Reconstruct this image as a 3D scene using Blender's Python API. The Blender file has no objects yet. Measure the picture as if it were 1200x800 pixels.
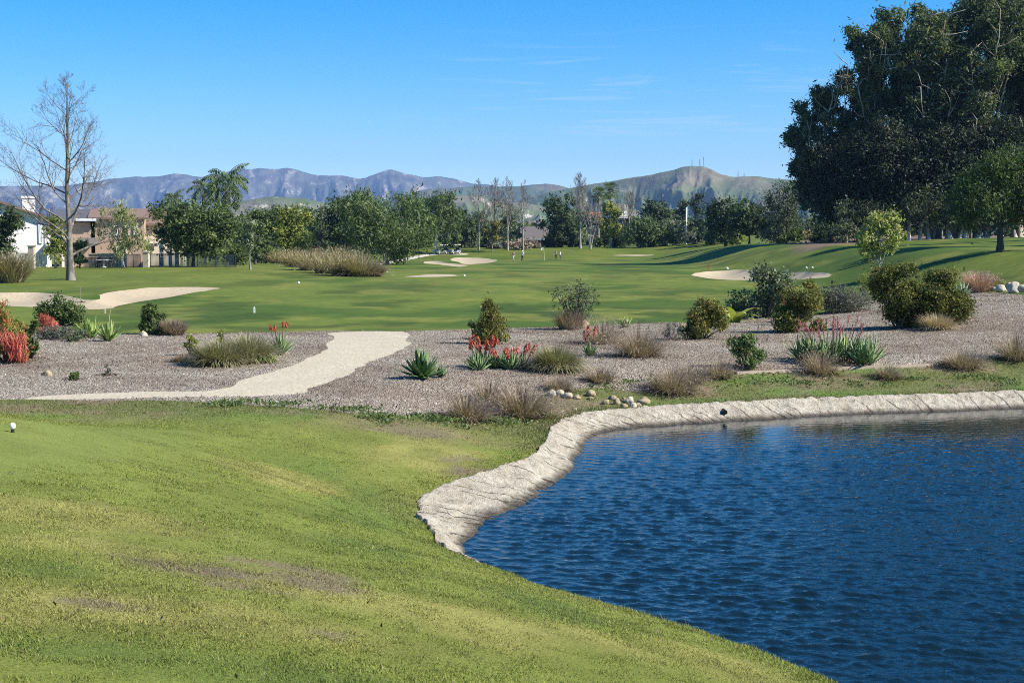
import bpy, bmesh, math, random
import numpy as np
from mathutils import Vector, noise as mnoise
from mathutils.geometry import delaunay_2d_cdt
PI = math.pi
S = bpy.context.scene
COL = S.collection
RNG = np.random.default_rng(7)

# ------------------------------------------------------------------ camera model (photograph is 1200 x 800)
F, PITCH, EYE = 1650.0, math.atan(120/1650.0), np.array([0.0, 0.0, 3.6])
cp, sp = math.cos(PITCH), math.sin(PITCH)
def ray(px, py):
    u, v = (px-600)/F, (400-py)/F
    d = np.array([u, cp+v*sp, -sp+v*cp])
    return d/np.linalg.norm(d)
def sstep(a, b, x):
    t = np.clip((np.asarray(x, float)-a)/(b-a), 0, 1)
    return t*t*(3-2*t)
def mix(a, b, t): return a+(b-a)*t

# ------------------------------------------------------------------ numpy noise
def _h(ix, iy, s):
    n = (ix.astype(np.int64)*374761393 + iy.astype(np.int64)*668265263 + s*1274126177) & 0xffffffff
    n = ((n ^ (n >> 13))*1274126177) & 0xffffffff
    n = ((n ^ (n >> 16))*2246822519) & 0xffffffff
    return ((n ^ (n >> 15)) & 0xffff)/65535.0
def vnoise(x, y, s=0):
    x = np.asarray(x, float); y = np.asarray(y, float)
    ix, iy = np.floor(x), np.floor(y)
    fx, fy = x-ix, y-iy
    fx = fx*fx*fx*(fx*(fx*6-15)+10); fy = fy*fy*fy*(fy*(fy*6-15)+10)
    a, b = _h(ix, iy, s), _h(ix+1, iy, s)
    c, d = _h(ix, iy+1, s), _h(ix+1, iy+1, s)
    return mix(mix(a, b, fx), mix(c, d, fx), fy)
def fbm(x, y, s=0, o=4):
    v, a, t = 0, 1, 0
    for k in range(o):
        v = v+a*vnoise(x*2**k+17.3*k, y*2**k-9.1*k, s+k); t += a; a *= .5
    return v/t
def ridged(x, y, s=0, o=4):
    v, a, t = 0, 1, 0
    for k in range(o):
        v = v+a*(1-np.abs(2*vnoise(x*2**k+5.7*k, y*2**k+3.3*k, s+k)-1)); t += a; a *= .5
    return v/t

# ------------------------------------------------------------------ pond outline
def catmull(pts, n=8, closed=False):
    P = np.array(pts, float); m = len(P); out = []
    rng = range(m if closed else m-1)
    for i in rng:
        if closed: p0, p1, p2, p3 = P[i-1], P[i], P[(i+1) % m], P[(i+2) % m]
        else: p0, p1, p2, p3 = P[max(i-1, 0)], P[i], P[i+1], P[min(i+2, m-1)]
        for k in range(n):
            t = k/n
            out.append(.5*((2*p1)+(-p0+p2)*t+(2*p0-5*p1+4*p2-p3)*t*t+(-p0+3*p1-3*p2+p3)*t**3))
    if not closed: out.append(P[-1])
    return np.array(out)
def at_z(px, py, z):
    d = ray(px, py); t = (z-EYE[2])/d[2]
    return (EYE+d*t)[:2]
_pairs = [  # bank top (px, py, z), waterline (px, py) or None
    (975, 800, .62, None), (900, 765, .60, None), (800, 735, .58, None), (700, 705, .54, None), (640, 688, .48, None), (600, 674, .42, None),
    (562, 660, .34, None), (520, 640, .27, (548, 656)), (497, 612, .25, (546, 638)), (488, 597, .25, (556, 621)),
    (500, 582, .25, (580, 605)), (540, 563, .25, (612, 589)), (600, 545, .25, (645, 570)), (632, 528, .25, (668, 552)), (643, 512, .25, (678, 533)),
    (650, 498, .25, (690, 515)), (680, 487, .25, (712, 505)), (720, 481, .25, (760, 500)), (800, 475, .25, (820, 496)),
    (900, 470, .25, (910, 490)), (1000, 466, .25, (1005, 485)), (1100, 463, .25, (1100, 482)), (1200, 459, .25, (1200, 478))]
_top, _wat = [], []
_off = np.array([.80, .60])*.42
for px, py, z, w in _pairs:
    p = at_z(px, py, z); _top.append([p[0], p[1], z])
    q = at_z(w[0], w[1], 0) if w else p+_off
    _wat.append([q[0], q[1], 0])
tail_t = [(15, 31.2, .25), (22, 31.5, .25), (30, 27, .25), (33, 14, .3), (26, 2, .4), (15, -3, .5), (8, 0, .6), (4.6, 4.2, .62)]
ctr = np.array([14., 15.])
for x, y, z in tail_t:
    p = np.array([x, y], float); d = (ctr-p)/np.linalg.norm(ctr-p)
    q = p+d*.6
    _top.append([x, y, z]); _wat.append([q[0], q[1], 0])
TOP = catmull(_top, 8, True); WAT = catmull(_wat, 8, True)
_jr = np.random.default_rng(3)
_w = (fbm(np.arange(len(TOP))*.35, np.zeros(len(TOP)), 5, 3)-.5)*.16
_n = WAT[:, :2]-TOP[:, :2]; _n = _n/np.linalg.norm(_n, axis=1)[:, None]
TOP[:, :2] += _n*_w[:, None]
def in_poly(poly, x, y):
    x = np.asarray(x, float); y = np.asarray(y, float)
    r = np.zeros(x.shape, bool); n = len(poly)
    for i in range(n):
        x0, y0 = poly[i-1][0], poly[i-1][1]; x1, y1 = poly[i][0], poly[i][1]
        if y0 == y1: continue
        c = ((y0 > y) != (y1 > y)) & (x < (x1-x0)*(y-y0)/(y1-y0)+x0)
        r ^= c
    return r
def bank_dist(x, y):
    best = np.full(x.shape, 1e9); zb = np.zeros(x.shape)
    for i in range(len(TOP)):
        a, b = TOP[i-1], TOP[i]
        dx, dy = b[0]-a[0], b[1]-a[1]; L = dx*dx+dy*dy+1e-12
        t = np.clip(((x-a[0])*dx+(y-a[1])*dy)/L, 0, 1)
        d = (x-a[0]-t*dx)**2+(y-a[1]-t*dy)**2
        m = d < best
        best = np.where(m, d, best); zb = np.where(m, a[2]+t*(b[2]-a[2]), zb)
    d = np.sqrt(best)
    return np.where(in_poly(TOP, x, y), -d, d), zb

# ------------------------------------------------------------------ terrain height
BUNK = []      # filled below: sand polygons that sink a little
def H(x, y, sink=True):
    x = np.atleast_1d(np.asarray(x, float)); y = np.atleast_1d(np.asarray(y, float))
    near = (np.abs(x) < 80) & (y < 90) & (y > -60)
    D = np.full(x.shape, 60.0); zb = np.full(x.shape, .25)
    if near.any():
        D[near], zb[near] = bank_dist(x[near], y[near])
    Dp = np.maximum(D, 0)
    yy = np.maximum(y, 1.0); xy = np.clip(x/yy, -1, 1)
    base = zb+(.7-zb)*sstep(0, 4.2, Dp)
    d1 = np.clip(Dp/6.5, 0, 1)
    tee = zb+(2.0-zb)*(1-(1-d1)**1.7)
    T = 1-sstep(13.6, 22.5, y)
    z = mix(base, tee, T)
    far = sstep(36, 75, y)
    fz = .30-.5*sstep(150, 262, y)+2.0*sstep(264, 305, y)+1.2*sstep(300, 420, y)
    fz = fz+.40*sstep(85, 140, y)*sstep(-.08, -.25, xy)*(1-sstep(150, 300, y))
    u = yy*(1+5*(np.clip(xy, -.2, .5)-.2))
    R = 2.6*sstep(102, 168, u)*sstep(.07, .17, xy)*(1-.6*sstep(260, 320, y))
    fz = fz+R+.9*sstep(150, 300, u)*sstep(.07, .17, xy)+.25*sstep(20, 80, y)*(fbm(x/14, y/14, 11, 3)-.5)
    z = mix(z, fz, far)
    z = z+.75*sstep(7, 20, x)*sstep(31, 50, y)*(1-sstep(60, 85, y))
    z = z+.05*(fbm(x/1.7, y/1.7, 21, 3)-.5)*sstep(.2, 1.5, Dp)
    z = np.where(D < 0, zb-np.clip(-D, 0, 1.6)*1.0, z)
    if sink:
        for poly, dep in BUNK:
            lo, hi = poly.min(0), poly.max(0)
            m = (x > lo[0]) & (x < hi[0]) & (y > lo[1]) & (y < hi[1])
            if m.any():
                i = np.nonzero(m)[0]; ins = in_poly(poly, x[i], y[i]); i = i[ins]
                if len(i):
                    dd = np.full(len(i), 1e9)
                    for k in range(len(poly)):
                        a, b = poly[k-1], poly[k]; e = b-a; L = e@e+1e-9
                        t = np.clip(((x[i]-a[0])*e[0]+(y[i]-a[1])*e[1])/L, 0, 1)
                        dd = np.minimum(dd, np.hypot(x[i]-a[0]-t*e[0], y[i]-a[1]-t*e[1]))
                    z[i] -= dep*sstep(0, 1.0, dd)
    return z
def G(px, py):
    """ground point seen at a pixel of the photograph"""
    d = ray(px, py)
    t = np.geomspace(3, 900, 700)
    P = EYE[None]+d[None]*t[:, None]
    s = P[:, 2]-H(P[:, 0], P[:, 1], False)
    k = np.nonzero(s < 0)[0]
    if not len(k): t1 = 420.0
    else:
        a, b = t[max(k[0]-1, 0)], t[k[0]]
        for _ in range(3):
            tt = np.linspace(a, b, 12); Q = EYE[None]+d[None]*tt[:, None]
            q = np.nonzero(Q[:, 2]-H(Q[:, 0], Q[:, 1], False) < 0)[0]
            if not len(q): break
            a, b = tt[max(q[0]-1, 0)], tt[q[0]]
        t1 = (a+b)/2
    p = EYE+d*t1
    return np.array([p[0], p[1], float(H(p[0], p[1], False)[0])])
def GW(pts): return [tuple(G(*p)[:2]) for p in pts]
def mpp(p): return float(np.dot(np.asarray(p)-EYE, [0, cp, -sp]))/F      # metres per photo pixel at p

# ------------------------------------------------------------------ nodes
def mat(name):
    m = bpy.data.materials.new(name); m.use_nodes = True
    nt = m.node_tree; nt.nodes.clear()
    return m, nt
def nd(nt, typ, ins=None, **props):
    n = nt.nodes.new(typ)
    for k, v in props.items(): setattr(n, k, v)
    for k, v in (ins or {}).items():
        s = n.inputs[k]
        if isinstance(v, bpy.types.NodeSocket): nt.links.new(v, s)
        else: s.default_value = v
    return n
def c4(c): return (c[0], c[1], c[2], 1)
def ramp(nt, fac, stops, interp='LINEAR'):
    r = nd(nt, 'ShaderNodeValToRGB', {0: fac}); cr = r.color_ramp; cr.interpolation = interp
    while len(cr.elements) < len(stops): cr.elements.new(.5)
    for e, (p, c) in zip(cr.elements, stops): e.position = p; e.color = c4(c) if len(c) == 3 else c
    return r.outputs[0]
def mixc(nt, f, a, b, blend='MIX'):
    n = nt.nodes.new('ShaderNodeMix'); n.data_type = 'RGBA'; n.blend_type = blend
    for s, v in ((n.inputs[0], f), (n.inputs[6], a), (n.inputs[7], b)):
        if isinstance(v, bpy.types.NodeSocket): nt.links.new(v, s)
        elif isinstance(v, (tuple, list)): s.default_value = c4(v)
        else: s.default_value = v
    return n.outputs[2]
def math_(nt, op, a, b=0.0, c=0.0):
    n = nt.nodes.new('ShaderNodeMath'); n.operation = op
    for s, v in zip(n.inputs, (a, b, c)):
        if isinstance(v, bpy.types.NodeSocket): nt.links.new(v, s)
        else: s.default_value = v
    return n.outputs[0]
def pos(nt): return nd(nt, 'ShaderNodeTexCoord').outputs['Object']
def noise_(nt, vec, scale, detail=4, rough=.55, scl=None):
    if scl: vec = nd(nt, 'ShaderNodeMapping', {0: vec, 3: scl}).outputs[0]
    return nd(nt, 'ShaderNodeTexNoise', {'Vector': vec, 'Scale': scale, 'Detail': detail, 'Roughness': rough}).outputs[0]
def out(nt, bsdf): nd(nt, 'ShaderNodeOutputMaterial', {0: bsdf})
def princ(nt, col, rough=.8, spec=.3, normal=None, **k):
    ins = {'Base Color': col if isinstance(col, bpy.types.NodeSocket) else c4(col), 'Roughness': rough, 'Specular IOR Level': spec}
    if normal is not None: ins['Normal'] = normal
    ins.update(k)
    return nd(nt, 'ShaderNodeBsdfPrincipled', ins).outputs[0]
def bump(nt, h, strength=1, dist=.02): return nd(nt, 'ShaderNodeBump', {'Height': h, 'Strength': strength, 'Distance': dist}).outputs[0]

# ------------------------------------------------------------------ mesh building
def link_mesh(name, V, Fs, m=None, parent=None, smooth=False, attrs=None, loc=None):
    """Fs: list of face index arrays (n, k) with any k"""
    V = np.asarray(V, np.float32)
    if not isinstance(Fs, list): Fs = [Fs]
    Fs = [np.asarray(f, np.int32) for f in Fs if len(f)]
    me = bpy.data.meshes.new(name)
    me.vertices.add(len(V)); me.vertices.foreach_set('co', V.ravel())
    nl = sum(f.size for f in Fs); nf = sum(len(f) for f in Fs)
    me.loops.add(nl); me.polygons.add(nf)
    me.loops.foreach_set('vertex_index', np.concatenate([f.ravel() for f in Fs]))
    st = []; o = 0
    for f in Fs: st.append(o+np.arange(len(f))*f.shape[1]); o += f.size
    me.polygons.foreach_set('loop_start', np.concatenate(st).astype(np.int32))
    me.polygons.foreach_set('use_smooth', np.full(nf, bool(smooth)))
    for k, a in (attrs or {}).items():
        a = np.asarray(a, np.float32)
        if a.ndim == 1:
            at = me.attributes.new(k, 'FLOAT', 'POINT'); at.data.foreach_set('value', a)
        else:
            at = me.attributes.new(k, 'FLOAT_COLOR', 'POINT')
            at.data.foreach_set('color', np.concatenate([a, np.ones((len(a), 1))], 1).astype(np.float32).ravel())
    me.update(calc_edges=True)
    if m is not None: me.materials.append(m)
    ob = bpy.data.objects.new(name, me); COL.objects.link(ob)
    if parent is not None: ob.parent = parent
    if loc is not None: ob.location = [float(v) for v in loc]
    return ob
def thing(name, label, cat, loc, group=None, rz=0):
    o = bpy.data.objects.new(name, None); COL.objects.link(o)
    o.empty_display_size = .2
    o.location = [float(v) for v in loc]; o.rotation_euler = (0, 0, rz)
    return tag(o, label, cat, group)
def tag(o, label, cat, group=None):
    o['label'] = label; o['category'] = cat; o['kind'] = 'thing'
    if group: o['group'] = group
    return o
def kind(o, k): o['kind'] = k; return o

# ------------------------------------------------------------------ region outlines
def smooth_poly(pts, n=5, jit=0.0, seed=1, closed=True):
    P = catmull(pts, n, closed)
    if jit:
        s = np.concatenate([[0], np.cumsum(np.linalg.norm(np.diff(P, axis=0), axis=1))])
        sc = jit*8
        P = P+np.stack([fbm(s/sc, s*0, seed, 3)-.5, fbm(s/sc, s*0+9, seed+3, 3)-.5], 1)*2*jit
    return P
bunker_l = smooth_poly(GW([(-60, 343), (0, 343), (56, 343.5), (94, 350), (117, 350.5), (117, 345.5), (131, 342), (169, 337.5), (200, 336.5), (258, 337.5), (240, 341), (200, 348), (165, 353), (139, 358), (129, 361.5), (94, 362), (39, 359.6), (0, 358), (-60, 358)]), 4, .10, 3)
bunker_m1 = smooth_poly(GW([(528, 303.4), (552, 302), (578, 304.2), (580, 306.5), (549, 310), (538, 307)]), 4, .1, 4)
bunker_m2 = smooth_poly(GW([(496, 308), (511, 306), (526, 308.6), (547, 311), (539, 312.6), (519, 310.4)]), 4, .1, 5)
bunker_m3 = smooth_poly(GW([(474, 324), (502, 321.6), (532, 322), (532, 323.6), (496, 324.6)]), 4, .05, 6)
bunker_r = smooth_poly(GW([(811, 322.4), (830, 318), (860, 316), (880, 317), (905, 321), (930, 319.3), (948, 318.6), (972, 320), (968, 325), (930, 327.5), (880, 328.5), (840, 327)]), 5, .15, 7)
sand_far = smooth_poly(GW([(718, 299.3), (738, 298.4), (762, 298.5), (764, 299.3), (740, 299.9)]), 4, .1, 8)
cart_path = smooth_poly(GW([(420, 313.5), (466, 304.5), (494, 298.6), (520, 297.2), (545, 297.2), (545, 298.6), (504, 299.5), (474, 305.5), (430, 314.5)]), 4, 0, 9)
mulch = GW([(-90, 396), (0, 393), (60, 391), (130, 391), (200, 391), (300, 389.5), (385, 388), (470, 388), (540, 386), (620, 384), (700, 382), (780, 378), (830, 380), (880, 374), (950, 370), (985, 361), (1020, 352), (1080, 347), (1130, 344), (1210, 346), (1290, 349),
            (1290, 408), (1200, 414), (1120, 424), (1060, 430.5), (1000, 431.5), (930, 434.5), (860, 438), (820, 446), (780, 458), (730, 456), (690, 452), (650, 459), (625, 470), (590, 482), (545, 490), (500, 488), (465, 487), (430, 485), (395, 481), (360, 477), (300, 473), (230, 470.5), (150, 469.5), (60, 469), (-30, 468.5), (-120, 468)])
mulch = smooth_poly(mulch, 5, .18, 12)
path = GW([(478, 389), (479, 398), (470, 411), (452, 419), (435, 426), (415, 437), (395, 446), (372, 455), (350, 461), (300, 463), (240, 464.5), (170, 466), (110, 467.4), (60, 468.2), (36, 467.2), (60, 464), (110, 461.5), (170, 459.5), (238, 458.2), (262, 453), (280, 446), (325, 435), (355, 421), (379, 409), (388, 399), (392, 389.5)])
path = smooth_poly(path, 7, .24, 14)
BUNK += [(bunker_l, .42), (bunker_m1, .5), (bunker_m2, .45), (bunker_r, .5)]
REG = [('path', path), ('bunker', bunker_l), ('bunker', bunker_m1), ('bunker', bunker_m2), ('bunker', bunker_m3), ('bunker', bunker_r), ('bunker', sand_far), ('cart_path', cart_path), ('mulch_bed', mulch)]

# ------------------------------------------------------------------ lawn colour (wear, dry patches, weeds)
def ell(px, py, rx, ry):
    c = G(px, py); s = mpp(c); a = G(px, py-ry); b = G(px, py+ry)
    return c[0], c[1], rx*s, max(abs(a[1]-b[1])/2, .05)
DRY = [ell(*e) for e in [(95, 606, 190, 24), (250, 722, 330, 24), (560, 728, 130, 24), (505, 535, 75, 26), (555, 505, 60, 14), (690, 748, 110, 14), (330, 560, 70, 12), (860, 785, 120, 18), (130, 640, 120, 12), (420, 700, 160, 20), (40, 720, 90, 16), (470, 600, 40, 20), (450, 500, 60, 8)]]
DEAD = [ell(*e) for e in [(215, 660, 85, 11), (345, 668, 105, 10), (400, 690, 60, 7), (120, 708, 70, 5), (290, 690, 60, 5), (395, 745, 45, 6), (480, 505, 60, 9), (545, 545, 30, 12), (620, 500, 30, 10)]]
DEEP = [ell(*e) for e in [(330, 795, 420, 22), (440, 598, 60, 34), (360, 545, 70, 12), (590, 495, 90, 10), (470, 500, 70, 9), (240, 480, 300, 9), (420, 640, 70, 14), (90, 760, 130, 12), (640, 710, 70, 10), (60, 665, 50, 9)]]
GREEN = [ell(*e) for e in [(20, 520, 110, 45)]]
def emask(lst, x, y, s):
    v = np.zeros(x.shape); nz = (fbm(x*1.4, y*1.4, s, 4)-.5)*1.1
    for cx, cy, ax, ay in lst:
        r = np.sqrt(((x-cx)/ax)**2+((y-cy)/ay)**2)+nz
        v = np.maximum(v, 1-sstep(.55, 1.2, r))
    return v
C_MID, C_DRY, C_DEAD, C_DEEP = np.array([.162, .188, .036]), np.array([.285, .250, .080]), np.array([.180, .140, .090]), np.array([.085, .132, .026])
def lawn_col(x, y):
    n1 = fbm(x*.55, y*.55, 31, 4); n2 = fbm(x*2.3, y*2.3, 35, 3)
    c = np.ones(x.shape+(3,))*C_MID
    c = c*(1+.5*(n2-.5)[..., None])
    dry = np.clip(emask(DRY, x, y, 41)*.55+.15*sstep(.5, .75, n1), 0, 1)*(.65+.35*sstep(.35, .6, n2))
    c = mix(c, C_DRY*(1+.5*(n2-.5)[..., None]), dry[..., None])
    c = mix(c, C_DEEP*(1+.4*(n2-.5)[..., None]), (emask(DEEP, x, y, 43)*.6*(.5+.5*sstep(.3, .6, n1)))[..., None])
    g = emask(GREEN, x, y, 47)
    c = mix(c, np.array([.170, .208, .046])*(1+.15*(n2-.5)[..., None]), (g*.6)[..., None])
    d = emask(DEAD, x, y, 45)*(sstep(.40, .56, fbm(x*3.1, y*3.1, 51, 3)))
    c = mix(c, C_DEAD*(1+.6*(n2-.5)[..., None]), (d*.9)[..., None])
    # weedy strip behind the bank on the far side
    far = sstep(21, 25, y)
    w = fbm(x*.8, y*1.2, 61, 4)
    cw = mix(np.array([.13, .145, .045]), np.array([.20, .165, .095]), sstep(.45, .62, w)[..., None])
    cw = mix(cw, np.array([.12, .19, .04]), sstep(.55, .72, fbm(x*.5+3, y*.7, 63, 3))[..., None])
    return mix(c, cw, far[..., None])
def fair_col(x, y):
    a = fbm(x/7, y/16, 71, 4); b = fbm(x/28, y/30, 75, 3); s = fbm(x/3.5, y/9, 77, 3)
    s2 = fbm(x/2.2, y/4.5, 78, 3)
    c = mix(np.array([.058, .098, .011]), np.array([.112, .146, .020]), sstep(.38, .62, a)[..., None])
    c = mix(c, np.array([.195, .190, .042]), (.85*sstep(.50, .70, b)*sstep(.42, .66, s))[..., None])
    c = mix(c, np.array([.038, .066, .007]), (.75*sstep(.52, .68, s))[..., None])
    c = mix(c, np.array([.170, .180, .032]), (.7*sstep(.58, .72, s2))[..., None])
    hi = sstep(255, 290, y)*.6
    c = mix(c, np.array([.105, .135, .020]), hi[..., None])
    lf = sstep(-.12, -.25, x/np.maximum(y, 1))*.5*sstep(80, 100, y)
    c = mix(c, np.array([.140, .158, .026]), lf[..., None])
    # pine litter under the grove on the right
    g = sstep(.19, .215, x/np.maximum(y, 1))*sstep(-5, 5, y+(fbm(x/6, y/6, 79, 3)-.5)*16-(138+np.clip(x/np.maximum(y, 1)-.21, 0, .3)*330))
    c = mix(c, np.array([.17, .115, .085])*(1+.5*(a-.5)[..., None]), (g*.95)[..., None])
    return c

# ------------------------------------------------------------------ ground triangulation
def build_ground():
    P, E = [], []
    def add_line(L, closed=True):
        i0 = len(P); n = len(L)
        for p in L: P.append((float(p[0]), float(p[1])))
        for k in range(n if closed else n-1): E.append((i0+k, i0+(k+1) % n))
    add_line(TOP)
    for _, poly in REG: add_line(poly)
    def ring(r0, r1, q, a0, a1, da):
        r = r0
        while r < r1:
            for a in np.arange(a0, a1, da):
                rr = r*(1+q*.35*(RNG.random()-.5)); aa = math.radians(a+da*.5*(RNG.random()-.5))
                P.append((rr*math.sin(aa), rr*math.cos(aa)))
            r *= 1+q
    ring(4.5, 30, .014, -23.5, 23.5, .40)
    ring(30, 75, .016, -23.5, 23.5, .42)
    ring(75, 420, .022, -23.5, 23.5, .50)
    ring(4.5, 420, .10, 24.5, 335.5, 3.2)
    ring(.6, 4.4, .25, 0, 360, 20)
    V, _, T, *_r = delaunay_2d_cdt([Vector(p) for p in P], E, [], 0, 1e-5)
    V = np.array([(v.x, v.y) for v in V]); T = np.array([t for t in T], int)
    C = V[T].mean(1)
    rx, ry = C[:, 0], C[:, 1]
    reg = np.full(len(T), -1)
    pond = in_poly(TOP, rx, ry); reg[pond] = 99
    for k, (nm, poly) in enumerate(REG):
        m = (reg == -1) & in_poly(poly, rx, ry); reg[m] = k
    g = reg == -1
    reg[g & (ry < 37) & (np.hypot(rx, ry) < 60)] = 50
    reg[reg == -1] = 51
    Z = H(V[:, 0], V[:, 1])
    return V, Z, T, reg
GV, GZ, GT, GREG = build_ground()
def sheet(name, sel, m, attrs=None, zz=None):
    f = GT[sel]; u, inv = np.unique(f, return_inverse=True)
    z = GZ[u] if zz is None else np.full(len(u), zz)
    V = np.column_stack([GV[u], z]); f = inv.reshape(f.shape)
    a, b, c = V[f[:, 0]], V[f[:, 1]], V[f[:, 2]]
    flip = np.cross(b-a, c-a)[:, 2] < 0
    f[flip] = f[flip][:, ::-1]
    at = {k: fn(V[:, 0], V[:, 1]) for k, fn in (attrs or {}).items()}
    return kind(link_mesh(name, V, f, m, None, True, at), 'structure')

# materials of the setting
def m_lawn(name, hi, hs):
    m, nt = mat(name); p = pos(nt)
    a = nd(nt, 'ShaderNodeAttribute', attribute_name='col').outputs[0]
    n = noise_(nt, p, hi, 7, .75)
    f = nd(nt, 'ShaderNodeMapRange', {0: n, 1: .25, 2: .75, 3: 1-hs, 4: 1+hs}).outputs[0]
    c = mixc(nt, 1, a, nd(nt, 'ShaderNodeCombineColor', {0: f, 1: f, 2: f}).outputs[0], 'MULTIPLY')
    out(nt, princ(nt, c, .9, .15, bump(nt, n, .6, .03)))
    return m
M_LAWN = m_lawn('lawn_turf', 45, .55)
M_FAIR = m_lawn('fairway_turf', 1.7, .42)
def m_mulch():
    m, nt = mat('wood_chip_mulch'); p = pos(nt)
    w = nd(nt, 'ShaderNodeMapping', {0: p, 2: (0, 0, .5), 3: (1, .55, 1)}).outputs[0]
    v = nd(nt, 'ShaderNodeTexVoronoi', {'Vector': w, 'Scale': 38, 'Randomness': 1})
    r = nd(nt, 'ShaderNodeSeparateColor', {0: v.outputs['Color']}).outputs[0]
    c = ramp(nt, r, [(0, (.11, .085, .075)), (.3, (.252, .215, .162)), (.7, (.385, .337, .262)), (.9, (.48, .43, .345)), (1, (.62, .57, .48))])
    n = noise_(nt, p, .35, 4, .6)
    c = mixc(nt, nd(nt, 'ShaderNodeMapRange', {0: n, 1: .42, 2: .62, 3: 0, 4: .7}).outputs[0], c, (.22, .155, .11))
    out(nt, princ(nt, c, .95, .1, bump(nt, math_(nt, 'ADD', r, v.outputs['Distance']), 1, .03)))
    return m
def m_grit(name, c1, c2, c3, sc, big=.3):
    m, nt = mat(name); p = pos(nt)
    n = noise_(nt, p, sc, 3, .75); b = noise_(nt, p, big, 4, .6)
    c = ramp(nt, n, [(.3, c1), (.5, c2), (.72, c3)])
    c = mixc(nt, nd(nt, 'ShaderNodeMapRange', {0: b, 1: .4, 2: .7, 3: 0, 4: .35}).outputs[0], c, tuple(k*.72 for k in c2))
    out(nt, princ(nt, c, .95, .1, bump(nt, n, .7, .02)))
    return m
M_MULCH = m_mulch()
M_PATH = m_grit('decomposed_granite', (.29, .24, .165), (.475, .415, .305), (.64, .575, .445), 14, .9)
M_SAND = m_grit('bunker_sand', (.34, .275, .18), (.43, .355, .24), (.50, .425, .305), 6, .15)
M_CPATH = m_grit('pale_path', (.40, .37, .30), (.5, .46, .38), (.56, .52, .44), 4)
sheet('lawn', GREG == 50, M_LAWN, {'col': lawn_col})
sheet('fairway', GREG == 51, M_FAIR, {'col': fair_col})
for k, (nm, poly) in enumerate(REG):
    sheet(nm, GREG == k, {'path': M_PATH, 'bunker': M_SAND, 'cart_path': M_CPATH, 'mulch_bed': M_MULCH}[nm])

def m_water():
    m, nt = mat('pond_water'); p = pos(nt)
    calm = nd(nt, 'ShaderNodeAttribute', attribute_name='calm').outputs['Fac']
    n = noise_(nt, p, 16, 2, .5, (.9, 1.1, 1))
    b = bump(nt, math_(nt, 'MULTIPLY', n, calm), 1, .012)
    out(nt, nd(nt, 'ShaderNodeBsdfPrincipled', {'Base Color': (.004, .014, .022, 1), 'Roughness': .05, 'IOR': 1.333, 'Normal': b}).outputs[0])
    return m
def calm_of(x, y):
    D, _ = bank_dist(x, y); d = -D
    far = sstep(20, 27, y)
    return mix(.55+.45*sstep(.2, 2.5, d), .13+.87*sstep(2.6, 9.0, d), far)
def build_water():
    th = np.radians(np.concatenate([np.arange(-14, -6, 1.0), np.arange(-6, 24, .10), np.arange(24, 130, 1.5)]))
    rs = np.concatenate([np.geomspace(3.5, 9.4, 14)[:-1], np.geomspace(9.4, 33, 480), np.linspace(33.6, 46, 14)])
    R_, A_ = np.meshgrid(rs, th, indexing='ij'); x, y = R_*np.sin(A_), R_*np.cos(A_); sh = x.shape; x, y = x.ravel(), y.ravel()
    r = np.random.default_rng(17); z = np.zeros(len(x))
    for k in range(80):
        lam = .062*(6.0**r.random()**1.25); d = math.radians(72)+r.normal()*.45; kx, ky = math.cos(d)*2*PI/lam, math.sin(d)*2*PI/lam
        ph = r.random()*6.28+2.2*vnoise(x*.35+k, y*.35, 200+k); amp = lam*.0074*(1 if lam < .3 else .7)
        z += amp*np.sin(kx*x+ky*y+ph)
    gust = .55+.75*fbm(x*.22, y*.3, 301, 3)
    z = z*gust
    cm = calm_of(x, y); fade = ((A_.ravel() > math.radians(-6.5)) & (A_.ravel() < math.radians(24.5)) & (R_.ravel() > 9) & (R_.ravel() < 33.5))
    # crests sharper than troughs
    z = (z+.35*np.abs(z))*np.where(fade, cm, .3)
    V = np.column_stack([x, y, z]); ins = in_poly(TOP, x, y).reshape(sh); nr, na = sh
    i, j = np.meshgrid(np.arange(nr-1), np.arange(na-1), indexing='ij'); keep = (ins[:-1, :-1] | ins[1:, :-1] | ins[:-1, 1:] | ins[1:, 1:])
    i, j = i[keep], j[keep]
    f = np.column_stack([i*na+j, i*na+j+1, (i+1)*na+j+1, (i+1)*na+j])[:, ::-1]
    u, inv = np.unique(f, return_inverse=True); f = inv.reshape(f.shape)
    V = V[u]; a_, b_, c_ = V[f[:, 0]], V[f[:, 1]], V[f[:, 2]]
    if np.cross(b_-a_, c_-a_)[:, 2].mean() < 0: f = f[:, ::-1]
    kind(link_mesh('pond_water', V, f, m_water(), None, True, {'calm': cm[u]}), 'structure')
build_water()

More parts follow.
